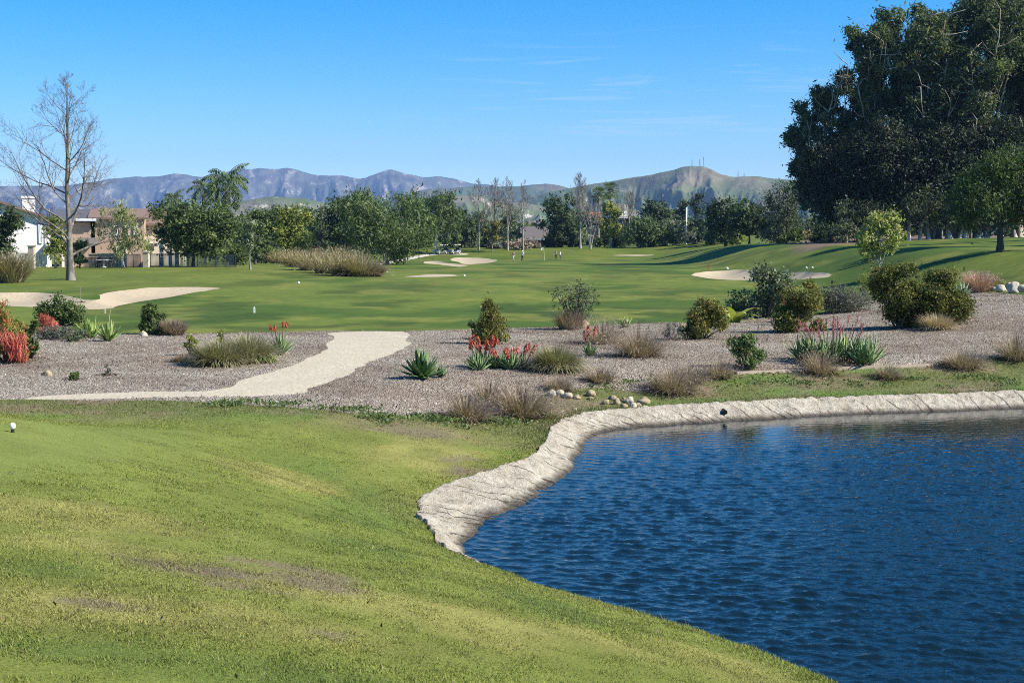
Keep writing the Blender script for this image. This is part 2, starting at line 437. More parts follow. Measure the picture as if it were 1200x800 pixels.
def m_bank():
    m, nt = mat('gunite_bank'); p = pos(nt)
    n = noise_(nt, p, 7, 6, .7); b = noise_(nt, p, 1.3, 4, .6); f = noise_(nt, p, 60, 3, .7)
    c = ramp(nt, n, [(.30, (.20, .165, .115)), (.40, (.44, .385, .295)), (.66, (.64, .58, .465))])
    c = mixc(nt, nd(nt, 'ShaderNodeMapRange', {0: b, 1: .45, 2: .7, 3: 0, 4: .6}).outputs[0], c, (.36, .30, .215))
    # cracks across the band
    uv = nd(nt, 'ShaderNodeAttribute', attribute_name='along').outputs['Fac']; ac = nd(nt, 'ShaderNodeAttribute', attribute_name='across').outputs['Fac']
    wv = nd(nt, 'ShaderNodeTexNoise', {'Vector': p, 'Scale': 1.6, 'Detail': 3}).outputs[0]
    al = math_(nt, 'ADD', math_(nt, 'ADD', math_(nt, 'MULTIPLY', uv, 4.0), math_(nt, 'MULTIPLY', ac, -1.9)), math_(nt, 'MULTIPLY', wv, 1.3))
    cell = math_(nt, 'FLOOR', al); fr = math_(nt, 'ABSOLUTE', math_(nt, 'SUBTRACT', math_(nt, 'FRACT', al), .5))
    rn = nd(nt, 'ShaderNodeTexWhiteNoise', {'W': cell}, noise_dimensions='1D').outputs[0]
    wid = math_(nt, 'MULTIPLY', math_(nt, 'ADD', math_(nt, 'MULTIPLY', rn, .075), .012), nd(nt, 'ShaderNodeMapRange', {0: math_(nt, 'ADD', ac, math_(nt, 'MULTIPLY', f, .6)), 1: .15, 2: 1.1, 3: .15, 4: 1.3}).outputs[0])
    cr = math_(nt, 'MULTIPLY', math_(nt, 'LESS_THAN', fr, wid), nd(nt, 'ShaderNodeMapRange', {0: rn, 1: .35, 2: .5}).outputs[0])
    cr = math_(nt, 'MULTIPLY', cr, nd(nt, 'ShaderNodeMapRange', {0: f, 1: .36, 2: .52}).outputs[0])
    c = mixc(nt, math_(nt, 'MULTIPLY', cr, .8), c, (.07, .055, .04))
    # wet dark rim
    z = nd(nt, 'ShaderNodeSeparateXYZ', {0: p}).outputs[2]
    wet = nd(nt, 'ShaderNodeMapRange', {0: math_(nt, 'ADD', z, math_(nt, 'MULTIPLY', n, .03)), 1: .035, 2: .10, 3: 1, 4: 0}).outputs[0]
    c = mixc(nt, math_(nt, 'MULTIPLY', wet, .85), c, (.045, .036, .025))
    h = math_(nt, 'SUBTRACT', math_(nt, 'ADD', math_(nt, 'ADD', n, math_(nt, 'MULTIPLY', f, .35)), noise_(nt, p, 22, 5, .7)), math_(nt, 'MULTIPLY', cr, .6))
    out(nt, princ(nt, c, .9, .2, bump(nt, h, 1, .06)))
    return m
def build_bank():
    T3, W3 = catmull(TOP, 8, True), catmull(WAT, 8, True); n = len(T3)
    s = np.concatenate([[0], np.cumsum(np.linalg.norm(np.diff(T3[:, :2], axis=0), axis=1))])
    rows = [-.12, -.04, 0, .03, .06]+[.1+.9*k/17 for k in range(18)]+[1.08, 1.3, 1.7]
    V = []; al = []; acx = []
    for t in rows:
        p = T3+(W3-T3)*max(t, -.15)
        zt, zw = T3[:, 2], W3[:, 2]
        if t < 0: z = zt-.06
        elif t <= 1: z = zt+.035*(1-t)+(zw-zt)*t**1.15-.01*math.sin(PI*t)
        else: z = -(t-1)*.5
        lump = (fbm(p[:, 0]*4.5, p[:, 1]*4.5, 91, 4)-.5)*.085*(1 if 0 < t < 1 else .5)
        lump = lump+(ridged(p[:, 0]*7, p[:, 1]*7, 95, 4)-.6)*.045*(1 if 0 <= t <= 1 else .3)
        z = z-.11*sstep(.30, .45, zt)*(t < .5)
        q = p.copy(); q[:, 2] = z+lump*(1-.8*sstep(.30, .45, zt)*(t < .5))
        e = (fbm(p[:, 0]*1.7+7, p[:, 1]*1.7, 93, 4)-.5)*.16*(1 if .6 < t < 1.1 else .3)
        dirn = W3-T3; dirn /= np.linalg.norm(dirn[:, :2], axis=1)[:, None]+1e-6
        q[:, :2] += dirn[:, :2]*e[:, None]
        V.append(q); al.append(s); acx.append(np.full(n, t))
    V = np.concatenate(V); fs = []
    for r in range(len(rows)-1):
        i = np.arange(n); j = (i+1) % n
        fs.append(np.column_stack([r*n+i, r*n+j, (r+1)*n+j, (r+1)*n+i]))
    fs = np.concatenate(fs)
    a, b, c = V[fs[:, 0]], V[fs[:, 1]], V[fs[:, 2]]
    if np.cross(b-a, c-a)[:, 2].mean() < 0: fs = fs[:, ::-1]
    o = link_mesh('pond_bank', V, fs, m_bank(), None, True, {'along': np.concatenate(al), 'across': np.concatenate(acx)})
    return kind(o, 'structure')
build_bank()

# far ground out to the foot of the hills, one ring sheet
def build_far():
    rs = np.concatenate([[404], np.geomspace(412, 12000, 42)]); A = np.linspace(0, 2*PI, 181)[:-1]
    R_, A_ = np.meshgrid(rs, A, indexing='ij')
    x, y = R_*np.sin(A_), R_*np.cos(A_)
    z = H(x.ravel(), y.ravel()).reshape(x.shape)
    z = z-.25*(R_ < 425)
    n = len(A); V = np.column_stack([x.ravel(), y.ravel(), z.ravel()]); fs = []
    for r in range(len(rs)-1):
        i = np.arange(n); j = (i+1) % n
        fs.append(np.column_stack([r*n+i, r*n+j, (r+1)*n+j, (r+1)*n+i])[:, ::-1])
    m, nt = mat('dry_land'); nn = noise_(nt, pos(nt), .01, 5)
    out(nt, princ(nt, ramp(nt, nn, [(.3, (.10, .11, .05)), (.7, (.20, .17, .11))]), .95, .1))
    kind(link_mesh('ground', V, np.concatenate(fs), m, None, True), 'structure')
build_far()

# ------------------------------------------------------------------ hills
def slope_of(px, py):
    d = ray(px, py); return math.atan2(d[0], d[1]), d[2]/math.hypot(d[0], d[1])
def m_hill(name, stops, scale, rock, rock_lo, rock_hi, green, g_lo, g_hi):
    m, nt = mat(name); p = pos(nt)
    n = noise_(nt, p, scale, 6, .65); g = noise_(nt, p, scale*.28, 4, .6); r = noise_(nt, p, scale*.6, 8, .78, (1.7, .6, 1.6))
    c = ramp(nt, n, stops)
    c = mixc(nt, nd(nt, 'ShaderNodeMapRange', {0: g, 1: g_lo, 2: g_hi, 3: 0, 4: .85}).outputs[0], c, green)
    c = mixc(nt, nd(nt, 'ShaderNodeMapRange', {0: r, 1: rock_lo, 2: rock_hi, 3: 0, 4: .9}).outputs[0], c, rock)
    h = noise_(nt, p, scale*2.5, 6, .7)
    out(nt, princ(nt, c, .95, .05, bump(nt, h, .7, .12/scale)))
    return m
def hill(name, R, prof, wf, wb, m, gul, gsc, seed, p=1.2, jit=.012, n_az=900, n_r=150, skirt=0):
    xs = np.array([q[0] for q in prof], float); ys = np.array([q[1] for q in prof], float)
    px = np.linspace(xs[0], xs[-1], n_az); py = np.interp(px, xs, ys)
    k = np.ones(5)/5; py = np.convolve(np.pad(py, 2, 'edge'), k, 'valid')
    az = np.array([slope_of(a, b)[0] for a, b in zip(px, py)]); sl = np.array([slope_of(a, b)[1] for a, b in zip(px, py)])
    edge = sstep(0, .06, (px-xs[0])/(xs[-1]-xs[0]))*sstep(0, .06, (xs[-1]-px)/(xs[-1]-xs[0]))
    t = np.concatenate([np.linspace(-1, 0, n_r), np.linspace(0, 1, n_r//3)[1:]])
    A, T_ = np.meshgrid(az, t, indexing='ij')
    zr = (3.6+sl*R)*edge
    wob = (fbm(az*R/(wf*.45), az*0, seed+5, 3)-.5)*wf*.35
    r = R+wob[:, None]*(1-np.abs(T_))+np.where(T_ < 0, T_*wf, T_*wb)
    zr = zr*(1+wob/R)
    zr = zr*(1+jit*2*(fbm(az*R/(gsc*.45), az*0+4, seed+9, 6)-.5))
    s = np.clip(1-np.abs(T_), 0, 1)
    x, y = r*np.sin(A), r*np.cos(A)
    warp = (fbm(x/gsc/1.6, y/gsc/1.6, seed+2, 3)-.5)*1.1
    g = ridged(A*R/gsc+warp, r/(gsc*2.4)+warp, seed, 5)
    g2 = ridged(A*R/(gsc*.33)+warp*2, r/(gsc*.7)+warp, seed+40, 4)
    z = zr[:, None]*(s**p)*(1-gul*((1-g)*1.6+(1-g2)*.75)*np.minimum(1, (1-s)*4+.02)*(.4+.6*np.sqrt(s))*1.5)
    z = z-3*(1-s)
    V = np.column_stack([x.ravel(), y.ravel(), z.ravel()]); nA, nT = A.shape
    i, j = np.meshgrid(np.arange(nA-1), np.arange(nT-1), indexing='ij'); i = i.ravel(); j = j.ravel()
    f = np.column_stack([i*nT+j, i*nT+j+1, (i+1)*nT+j+1, (i+1)*nT+j])[:, ::-1]
    return kind(link_mesh(name, V, f, m, None, True), 'structure')
M_RANGE = m_hill('chaparral_range', [(.3, (.050, .056, .045)), (.5, (.095, .098, .080)), (.75, (.175, .165, .135))], .011, (.46, .40, .34), .53, .66, (.075, .085, .05), .5, .7)
hill('mountains', 9000, [(-260, 220), (-60, 219), (0, 217), (40, 217), (75, 216), (112, 210), (155, 204), (190, 203), (205, 200.6), (220, 202.6), (234, 205), (270, 199), (280, 196), (292, 196), (306, 195), (320, 196.4), (338, 193.6), (352, 197), (368, 202.5), (384, 202), (404, 204), (418, 209), (428, 208), (446, 200), (458, 196), (468, 199), (480, 203), (496, 206), (519, 204.4), (534, 208), (552, 212.5), (571, 214), (600, 220), (640, 226), (700, 232), (800, 236), (1000, 236), (1300, 238)],
     2900, 2000, M_RANGE, .95, 430, 101, .9, .035)
M_GREEN = m_hill('green_hills', [(.3, (.085, .075, .050)), (.55, (.135, .115, .080)), (.75, (.20, .165, .12))], .012, (.46, .40, .32), .60, .68, (.070, .115, .045), .42, .56)
hill('hills', 5200, [(395, 262), (450, 240), (480, 226), (500, 220.5), (528, 219), (555, 216.5), (575, 216.5), (600, 217), (620, 215.8), (640, 214.6), (655, 216.5), (672, 221), (690, 226), (720, 236), (800, 255), (850, 268)],
     2200, 1300, M_GREEN, .6, 260, 131, .95, .02)
M_PALE = m_hill('pale_hill', [(.3, (.10, .105, .06)), (.55, (.17, .155, .105)), (.75, (.26, .22, .16))], .02, (.56, .50, .41), .57, .64, (.09, .13, .05), .45, .57)
hill('hill', 2600, [(225, 274), (255, 248), (275, 238), (300, 232), (320, 229.4), (345, 231.2), (360, 232.6), (385, 238.5), (400, 243), (425, 252), (450, 268), (470, 274)], 900, 500, M_PALE, .30, 110, 151, 1.0, n_az=420)
hill('hill', 2900, [(455, 274), (490, 244), (510, 230), (525, 225.5), (545, 229), (565, 230), (590, 238), (610, 236), (640, 242), (665, 250), (700, 262), (720, 274)], 1000, 500, M_PALE, .45, 130, 171, .95, n_az=420)
M_RIGHT = m_hill('antenna_hill', [(.3, (.080, .075, .045)), (.5, (.175, .150, .10)), (.75, (.29, .24, .165))], .014, (.50, .43, .35), .60, .68, (.085, .13, .05), .41, .54)
hill('hills', 3600, [(560, 262), (600, 236), (640, 225), (670, 219), (700, 214), (730, 208.6), (755, 204), (775, 199.8), (790, 198), (800, 194.6), (812, 193), (824, 193), (834, 196.5), (846, 203), (860, 205.6), (885, 205), (905, 208), (940, 211), (1000, 221), (1100, 233), (1200, 243), (1330, 262)],
     1500, 900, M_RIGHT, .7, 190, 191, .95, .015)

# ------------------------------------------------------------------ air
m_, nt_ = mat('haze')
v_ = nd(nt_, 'ShaderNodeVolumePrincipled', {'Color': (.35, .56, 1.0, 1), 'Density': 7.0e-5, 'Anisotropy': .0})
nd(nt_, 'ShaderNodeOutputMaterial', {1: v_.outputs[0]})
hx, hy0, hy1, hz0, hz1 = 12800, -12800, 12800, -6, 760
V = np.array([(x, y, z) for x in (-hx, hx) for y in (hy0, hy1) for z in (hz0, hz1)], float)
kind(link_mesh('haze', V, np.array([(0, 1, 3, 2), (4, 6, 7, 5), (0, 4, 5, 1), (2, 3, 7, 6), (0, 2, 6, 4), (1, 5, 7, 3)]), m_), 'stuff')

# ------------------------------------------------------------------ sun, sky, camera
SUN_EL, SUN_AZ = math.radians(40), math.radians(105)       # azimuth clockwise from the view direction
sd = Vector((math.sin(SUN_AZ)*math.cos(SUN_EL), math.cos(SUN_AZ)*math.cos(SUN_EL), math.sin(SUN_EL)))
L = bpy.data.lights.new('sun', 'SUN'); L.energy = 5.0; L.angle = math.radians(.53); L.color = (1, .94, .84)
lo = bpy.data.objects.new('sun', L); COL.objects.link(lo); lo.rotation_euler = sd.to_track_quat('Z', 'Y').to_euler(); lo.location = (60, 10, 60)
W = bpy.data.worlds.new('World'); S.world = W; W.use_nodes = True
nt = W.node_tree; nt.nodes.clear()
sky = nd(nt, 'ShaderNodeTexSky', sky_type='NISHITA', sun_disc=False, sun_elevation=SUN_EL, sun_rotation=SUN_AZ, altitude=1200, air_density=1.0, dust_density=.05, ozone_density=4.0)
gen = nd(nt, 'ShaderNodeTexCoord').outputs['Generated']
hs = nd(nt, 'ShaderNodeHueSaturation', {'Color': sky.outputs[0], 'Saturation': 1.55, 'Value': 1.17, 'Hue': .5}).outputs[0]
# thin cirrus streaks
w = nd(nt, 'ShaderNodeMapping', {0: gen, 2: (0, math.radians(-7), 0), 3: (5, 2, 95)}).outputs[0]
c1 = nd(nt, 'ShaderNodeTexNoise', {'Vector': w, 'Scale': 1.5, 'Detail': 5, 'Roughness': .6, 'Distortion': .6}).outputs[0]
c2 = noise_(nt, gen, 7, 2)
sx = nd(nt, 'ShaderNodeSeparateXYZ', {0: gen})
lim = math_(nt, 'MULTIPLY', nd(nt, 'ShaderNodeMapRange', {0: sx.outputs[2], 1: .045, 2: .08}).outputs[0], nd(nt, 'ShaderNodeMapRange', {0: sx.outputs[2], 1: .15, 2: .11}).outputs[0])
cl = math_(nt, 'MULTIPLY', math_(nt, 'MULTIPLY', nd(nt, 'ShaderNodeMapRange', {0: c1, 1: .54, 2: .78}).outputs[0], math_(nt, 'MULTIPLY', nd(nt, 'ShaderNodeMapRange', {0: sx.outputs[0], 1: -.09, 2: .03}).outputs[0], nd(nt, 'ShaderNodeMapRange', {0: sx.outputs[0], 1: .26, 2: .16}).outputs[0])), lim)
skyc = mixc(nt, math_(nt, 'MULTIPLY', cl, .5), hs, (5.5, 6.3, 7.0))
bg = nd(nt, 'ShaderNodeBackground', {0: skyc, 1: .085})
nd(nt, 'ShaderNodeOutputWorld', {0: bg.outputs[0]})
cam = bpy.data.cameras.new('camera'); cam.sensor_width = 36; cam.lens = F*36/1200; cam.clip_start = .1; cam.clip_end = 40000
co = bpy.data.objects.new('camera', cam); COL.objects.link(co); co.location = EYE.tolist(); co.rotation_euler = (PI/2-PITCH, 0, 0)
S.camera = co
S.view_settings.view_transform = 'Standard'; S.view_settings.look = 'None'; S.view_settings.exposure = .88; S.view_settings.gamma = 1
S.cycles.use_denoising = False
S.cycles.filter_width = 1.0
S.cycles.max_bounces = 6; S.cycles.diffuse_bounces = 4; S.cycles.glossy_bounces = 3; S.cycles.transmission_bounces = 4; S.cycles.volume_bounces = 0; S.cycles.transparent_max_bounces = 8
S.cycles.sample_clamp_indirect = 8
S.cycles.use_adaptive_sampling = False
# ================================================================== plant building blocks
LEAF_GAIN = 1.6
def leaf_mat(name, stops, trans=.30, rough=.6, spec=.25, gain=None):
    LEAF_GAIN = gain or 1.6
    """leaf colour varies from leaf to leaf by the 'rnd' value each leaf carries"""
    m, nt = mat(name)
    r = nd(nt, 'ShaderNodeAttribute', attribute_name='rnd').outputs['Fac']
    c = ramp(nt, r, [(q, tuple(min(.8, k*(LEAF_GAIN if max(col) < .36 else 1.0)) for k in col)) for q, col in stops])
    n = noise_(nt, pos(nt), 1.3, 3)
    f = nd(nt, 'ShaderNodeMapRange', {0: n, 1: .3, 2: .7, 3: .78, 4: 1.22}).outputs[0]
    c = mixc(nt, 1, c, nd(nt, 'ShaderNodeCombineColor', {0: f, 1: f, 2: f}).outputs[0], 'MULTIPLY')
    a = princ(nt, c, rough, spec)
    if trans:
        t = nd(nt, 'ShaderNodeBsdfTranslucent', {0: mixc(nt, 1, c, (1.1, 1.25, .6), 'MULTIPLY')}).outputs[0]
        a = nd(nt, 'ShaderNodeMixShader', {0: trans, 1: a, 2: t}).outputs[0]
    out(nt, a); return m
def bark_mat(name, c1, c2, sc=6, patch=None):
    m, nt = mat(name); p = pos(nt)
    n = noise_(nt, p, sc, 5, .7, (1, 1, .25))
    c = ramp(nt, n, [(.3, c1), (.7, c2)])
    if patch:
        q = noise_(nt, p, sc*.4, 3, .6, (1, 1, .5))
        c = mixc(nt, nd(nt, 'ShaderNodeMapRange', {0: q, 1: .5, 2: .58}).outputs[0], c, patch)
    out(nt, princ(nt, c, .9, .15, bump(nt, n, .6, .03))); return m
def plain(name, c, rough=.7, spec=.3, var=.12, sc=4, metallic=0):
    m, nt = mat(name); n = noise_(nt, pos(nt), sc, 4, .6)
    f = nd(nt, 'ShaderNodeMapRange', {0: n, 1: .3, 2: .7, 3: 1-var, 4: 1+var}).outputs[0]
    cc = mixc(nt, 1, c, nd(nt, 'ShaderNodeCombineColor', {0: f, 1: f, 2: f}).outputs[0], 'MULTIPLY')
    out(nt, princ(nt, cc, rough, spec, Metallic=metallic)); return m

def unit(v): return v/np.maximum(np.linalg.norm(v, axis=-1, keepdims=True), 1e-9)
def rdir(n, r):
    return unit(r.normal(size=(n, 3)))
def leaf_quads(C, size, asp, r, axis=None, ax_w=0.0, nrm=None, nr_w=0.0, vary=.6):
    """one pointed leaf per centre; axis/nrm bias the long axis and the normal"""
    n = len(C)
    a = rdir(n, r)
    if axis is not None: a = unit(a*(1-ax_w)+np.asarray(axis)*ax_w)
    m = rdir(n, r)
    if nrm is not None: m = unit(m*(1-nr_w)+nrm*nr_w)
    b = unit(np.cross(a, m)); 
    L = size*(1+vary*(r.random(n)*2-1))[:, None]; Wd = L*asp
    mid = C+a*L*.08
    V = np.stack([C-a*L*.5, mid+b*Wd*.5, C+a*L*.5, mid-b*Wd*.5], 1).reshape(-1, 3)
    return V, np.arange(4*n).reshape(n, 4)
class MB:
    """collects quads/tris into one mesh"""
    def __init__(s): s.V = []; s.F = {}; s.A = []; s.n = 0
    def add(s, V, Fq, rnd=None):
        V = np.asarray(V, float); Fq = np.asarray(Fq, int)
        s.V.append(V)
        if Fq.ndim == 2 and len(Fq): s.F.setdefault(Fq.shape[1], []).append(Fq+s.n)
        s.A.append(np.full(len(V), .5) if rnd is None else np.broadcast_to(np.asarray(rnd, float), (len(V),)))
        s.n += len(V); return s
    def build(s, name, m, parent=None, smooth=False, loc=None):
        return link_mesh(name, np.concatenate(s.V), [np.concatenate(f) for f in s.F.values()], m, parent, smooth, {'rnd': np.concatenate(s.A)}, loc)
    # ---- shapes
    def tube(s, P, R, k=6, rnd=None, cap=True):
        P = np.asarray(P, float); R = np.broadcast_to(np.asarray(R, float), (len(P),))
        T = unit(np.gradient(P, axis=0)); up = np.array([0.0, 0, 1]) if abs(T[0][2]) < .9 else np.array([1.0, 0, 0])
        V = []
        x = unit(np.cross(up, T[0]))
        for i in range(len(P)):
            x = unit(x-T[i]*np.dot(x, T[i])); y = np.cross(T[i], x)
            a = np.arange(k)*2*PI/k
            V.append(P[i]+R[i]*(np.cos(a)[:, None]*x+np.sin(a)[:, None]*y))
        V = np.concatenate(V); i = np.arange(k); j = (i+1) % k
        f = np.concatenate([np.column_stack([q*k+i, q*k+j, (q+1)*k+j, (q+1)*k+i]) for q in range(len(P)-1)])
        s.add(V, f, rnd)
        if cap:
            n0 = s.n-len(V); m = len(P)-1
            c = np.array([P[-1]]); s.add(c, np.zeros((0, 3)), rnd)
            s.F.setdefault(3, []).append(np.column_stack([n0+m*k+i, n0+m*k+j, np.full(k, s.n-1)]))
        return s
    def box(s, c, d, rz=0, rnd=None, taper=1.0):
        h = np.array(d)/2.0
        V = np.array([(x, y, z) for z in (-1, 1) for y in (-1, 1) for x in (-1, 1)], float)
        t = np.where(V[:, 2:] > 0, taper, 1.0)
        V = V*h; V[:, :2] *= t
        cz, sz = math.cos(rz), math.sin(rz)
        V = np.column_stack([V[:, 0]*cz-V[:, 1]*sz, V[:, 0]*sz+V[:, 1]*cz, V[:, 2]])+np.array(c)
        return s.add(V, [(0, 2, 3, 1), (4, 5, 7, 6), (0, 1, 5, 4), (2, 6, 7, 3), (0, 4, 6, 2), (1, 3, 7, 5)], rnd)
    def prism(s, poly, a, b, plane='xz'):
        """extrude a polygon given in a plane between a and b along the third axis"""
        n = len(poly)
        def p(u, v, w): return {'xz': (u, w, v), 'yz': (w, u, v), 'xy': (u, v, w)}[plane]
        V = [p(u, v, a) for u, v in poly]+[p(u, v, b) for u, v in poly]
        s.add(V, [(i, (i+1) % n, n+(i+1) % n, n+i) for i in range(n)])
        o = s.n-2*n
        s.F.setdefault(n, []).append(np.array([[o+i for i in range(n)][::-1], [o+n+i for i in range(n)]]))
        return s
    def lathe(s, prof, k=12, c=(0, 0, 0)):
        P = np.array(prof, float); a = np.arange(k)*2*PI/k
        V = np.concatenate([np.column_stack([r*np.cos(a), r*np.sin(a), np.full(k, z)]) for r, z in P])+np.array(c)
        i = np.arange(k); j = (i+1) % k
        return s.add(V, np.concatenate([np.column_stack([q*k+i, q*k+j, (q+1)*k+j, (q+1)*k+i]) for q in range(len(P)-1)]))
    def blades(s, B, L, W, tilt, droop, az, segs=4, rnd=None):
        """arching ribbons: base B (n,3), length, width, start tilt from vertical, droop, azimuth"""
        n = len(B); t = np.linspace(0, 1, segs+1)
        ang = tilt[:, None]+droop[:, None]*t[None]
        dl = (L/segs)[:, None]
        hx = np.concatenate([np.zeros((n, 1)), np.cumsum(np.sin(ang[:, :-1])*dl, 1)], 1)
        hz = np.concatenate([np.zeros((n, 1)), np.cumsum(np.cos(ang[:, :-1])*dl, 1)], 1)
        ca, sa = np.cos(az)[:, None], np.sin(az)[:, None]
        C = np.stack([B[:, 0:1]+hx*ca, B[:, 1:2]+hx*sa, B[:, 2:3]+hz], 2)
        w = W[:, None]*(1-t**1.6)[None]*.5+W[:, None]*.04
        side = np.stack([-sa*np.ones_like(w), ca*np.ones_like(w), 0*w], 2)
        V = np.stack([C-side*w[..., None], C+side*w[..., None]], 2)   # n, segs+1, 2, 3
        V = V.reshape(-1, 3); b = (np.arange(n)*(segs+1)*2)[:, None]
        q = np.concatenate([np.stack([b+2*k, b+2*k+1, b+2*k+3, b+2*k+2], 2).reshape(-1, 4) for k in range(segs)])
        return s.add(V, q, None if rnd is None else np.repeat(rnd, (segs+1)*2))

# ------------------------------------------------------------------ crowns and trunks
def lobes_points(lobes, n_cl, r, shell=.55):
    """clump centres inside a set of ellipsoids (cx,cy,cz,rx,ry,rz), denser towards their skins"""
    L = np.array(lobes, float); vol = (L[:, 3]*L[:, 4]*L[:, 5])**(.75); k = r.choice(len(L), n_cl, p=vol/vol.sum())
    d = rdir(n_cl, r); rad = (shell+(1-shell)*r.random(n_cl)**.5)*(.82+.28*r.random(n_cl))
    return L[k, :3]+d*rad[:, None]*L[k, 3:], d
def crown_mesh(lobes, n_cl, per, cl_r, leaf, asp, r, droop=0.0, flat=.7, shell=.55, out_w=.35, axis_up=0.0, rmean=.5):
    C, d = lobes_points(lobes, n_cl, r, shell)
    crnd = np.clip(rmean+.28*r.normal(size=n_cl), 0, 1)
    i = np.repeat(np.arange(n_cl), per); n = len(i)
    off = r.normal(size=(n, 3))*(.26+.42*r.random(n)**2)[:, None]*1.05*cl_r*np.array([1, 1, flat])
    cs = (.6+.8*r.random(n_cl))[i][:, None]
    P = C[i]+off*cs
    if droop: P[:, 2] -= droop*r.random(n)*cl_r*1.6
    nr = unit(unit(off)*.7+d[i]*.35+np.array([0, 0, .45]))
    ax = np.array([0, 0, -1.0]) if droop else np.array([0, 0, 1.0])
    V, f = leaf_quads(P, leaf, asp, r, ax, max(droop*.6, axis_up), nr, out_w)
    rnd = np.clip(crnd[i]+.14*r.normal(size=n), 0, 1)
    return MB().add(V, f, np.repeat(rnd, 4)), C
def limb_mesh(h0, r0, C, n_limb, r, lean=(0, 0), top=None, k=7, limb_r=.4, base_flare=1.35, twist=.04):
    m = MB(); C = np.asarray(C)
    zt = C[:, 2].max() if top is None else top
    zs = np.linspace(-.15, zt, 9); q = (zs-zs[0])/(zt-zs[0])
    tr = np.column_stack([lean[0]*q**1.3+twist*zt*(fbm(q*3, q*0, int(r.integers(99)), 2)-.5), lean[1]*q**1.3+twist*zt*(fbm(q*3, q*0+5, int(r.integers(99)), 2)-.5), zs])
    tr[:, :2] -= tr[0, :2]
    rad = r0*(1-.85*q); rad[0] *= base_flare
    m.tube(tr, rad, k)
    for c in C[r.choice(len(C), min(n_limb, len(C)), replace=False)]:
        hh = min(max(h0, c[2]*(.35+.4*r.random())), zt*.85)
        p0 = np.array([np.interp(hh, zs, tr[:, 0]), np.interp(hh, zs, tr[:, 1]), hh]); rr = np.interp(hh, zs, rad)*limb_r*1.4
        md = p0+(c-p0)*.5+np.array([0, 0, .12*np.linalg.norm(c-p0)])+r.normal(size=3)*.06*np.linalg.norm(c-p0)
        t = np.linspace(0, 1, 6)[:, None]; P = (1-t)**2*p0+2*t*(1-t)*md+t*t*c
        m.tube(P, rr*(1-.8*t[:, 0]), 5)
    return m
def rand_lobes(w, h, z0, n, r, dep=None, top_bias=.5, sz=.42, spread=.30):
    """n overlapping lobes filling a crown of width w, height h from z0"""
    dep = dep or w; L = []
    for k in range(n):
        a = r.random()*2*PI; z = z0+h*(.12+.76*((k+.5)/n)); q = 1-abs((z-z0)/h-top_bias)**1.6
        rr = spread*w*r.random()**.5*q
        s = sz*(.7+.5*r.random())*(.55+.45*q)
        hz = min(s*w*.5, h*.34)
        L.append((rr*math.cos(a)*1.05, rr*math.sin(a)*dep/w, min(max(z, z0+hz*.7), z0+h-hz*.9), s*w*.62, s*dep*.62, hz))
    return L

# materials for plants
GREY_BARK = bark_mat('grey_bark', (.16, .14, .115), (.33, .30, .26), 8)
PALE_BARK = bark_mat('pale_bark', (.36, .33, .28), (.62, .59, .53), 5, (.24, .21, .17))
DARK_BARK = bark_mat('dark_bark', (.045, .036, .028), (.11, .09, .07), 8)
EUC_BARK = bark_mat('peeling_bark', (.17, .115, .085), (.40, .33, .26), 2, (.52, .46, .38))
DEADWOOD = bark_mat('dead_wood', (.22, .195, .165), (.42, .385, .335), 4)
TWIG = bark_mat('twig_bark', (.10, .075, .06), (.19, .15, .125), 10)
L_OLIVE = leaf_mat('olive_leaf', [(0, (.026, .042, .014)), (.5, (.062, .088, .026)), (1, (.115, .140, .046))])
L_DARK = leaf_mat('dark_leaf', [(0, (.015, .026, .012)), (.5, (.034, .054, .020)), (1, (.066, .090, .034))])
L_SHADE = leaf_mat('shaded_leaf', [(0, (.012, .018, .010)), (.5, (.026, .036, .017)), (1, (.055, .066, .030))], .25, gain=1.5)  # the grove's shade is put into this darker leaf colour
L_PEPPER = leaf_mat('pepper_leaf', [(0, (.034, .055, .018)), (.5, (.078, .108, .036)), (1, (.135, .165, .062))])
L_WILLOW = leaf_mat('pale_drooping_leaf', [(0, (.07, .085, .03)), (.5, (.15, .165, .06)), (1, (.24, .24, .10))])
L_EUC = leaf_mat('eucalyptus_leaf', [(0, (.017, .024, .012)), (.5, (.034, .048, .021)), (1, (.100, .110, .050))], .35, gain=2.3)
L_LIME = leaf_mat('yellow_green_leaf', [(0, (.075, .095, .018)), (.5, (.165, .180, .035)), (1, (.29, .29, .07))])
L_MAG = leaf_mat('bright_yellow_green_leaf', [(0, (.09, .11, .025)), (.5, (.21, .225, .06)), (1, (.40, .39, .15))], .25)
L_GOLD = leaf_mat('golden_leaf', [(0, (.07, .07, .018)), (.5, (.14, .125, .03)), (1, (.21, .17, .05))])
L_PINE = leaf_mat('pine_needle', [(0, (.020, .032, .018)), (.5, (.042, .060, .032)), (1, (.075, .095, .048))], .1)
L_GREY = leaf_mat('grey_green_leaf', [(0, (.035, .048, .026)), (.5, (.085, .105, .058)), (1, (.19, .21, .13))])
L_BRONZE = leaf_mat('bronze_green_leaf', [(0, (.035, .042, .012)), (.5, (.085, .085, .022)), (.85, (.125, .115, .03)), (1, (.17, .14, .04))], gain=1.9)
L_SAGE = leaf_mat('dull_sage_leaf', [(0, (.05, .052, .042)), (.5, (.105, .105, .085)), (1, (.17, .165, .14))])
L_REDTIP = leaf_mat('red_tipped_leaf', [(0, (.06, .09, .025)), (.45, (.20, .20, .05)), (.7, (.42, .13, .05)), (1, (.55, .10, .06))])
L_DRY = leaf_mat('dry_leaf', [(0, (.12, .085, .06)), (.5, (.22, .165, .12)), (1, (.34, .27, .20))], .1)
G_DEER = leaf_mat('deer_grass_blade', [(0, (.075, .07, .035)), (.5, (.165, .155, .08)), (1, (.32, .285, .175))], .2)
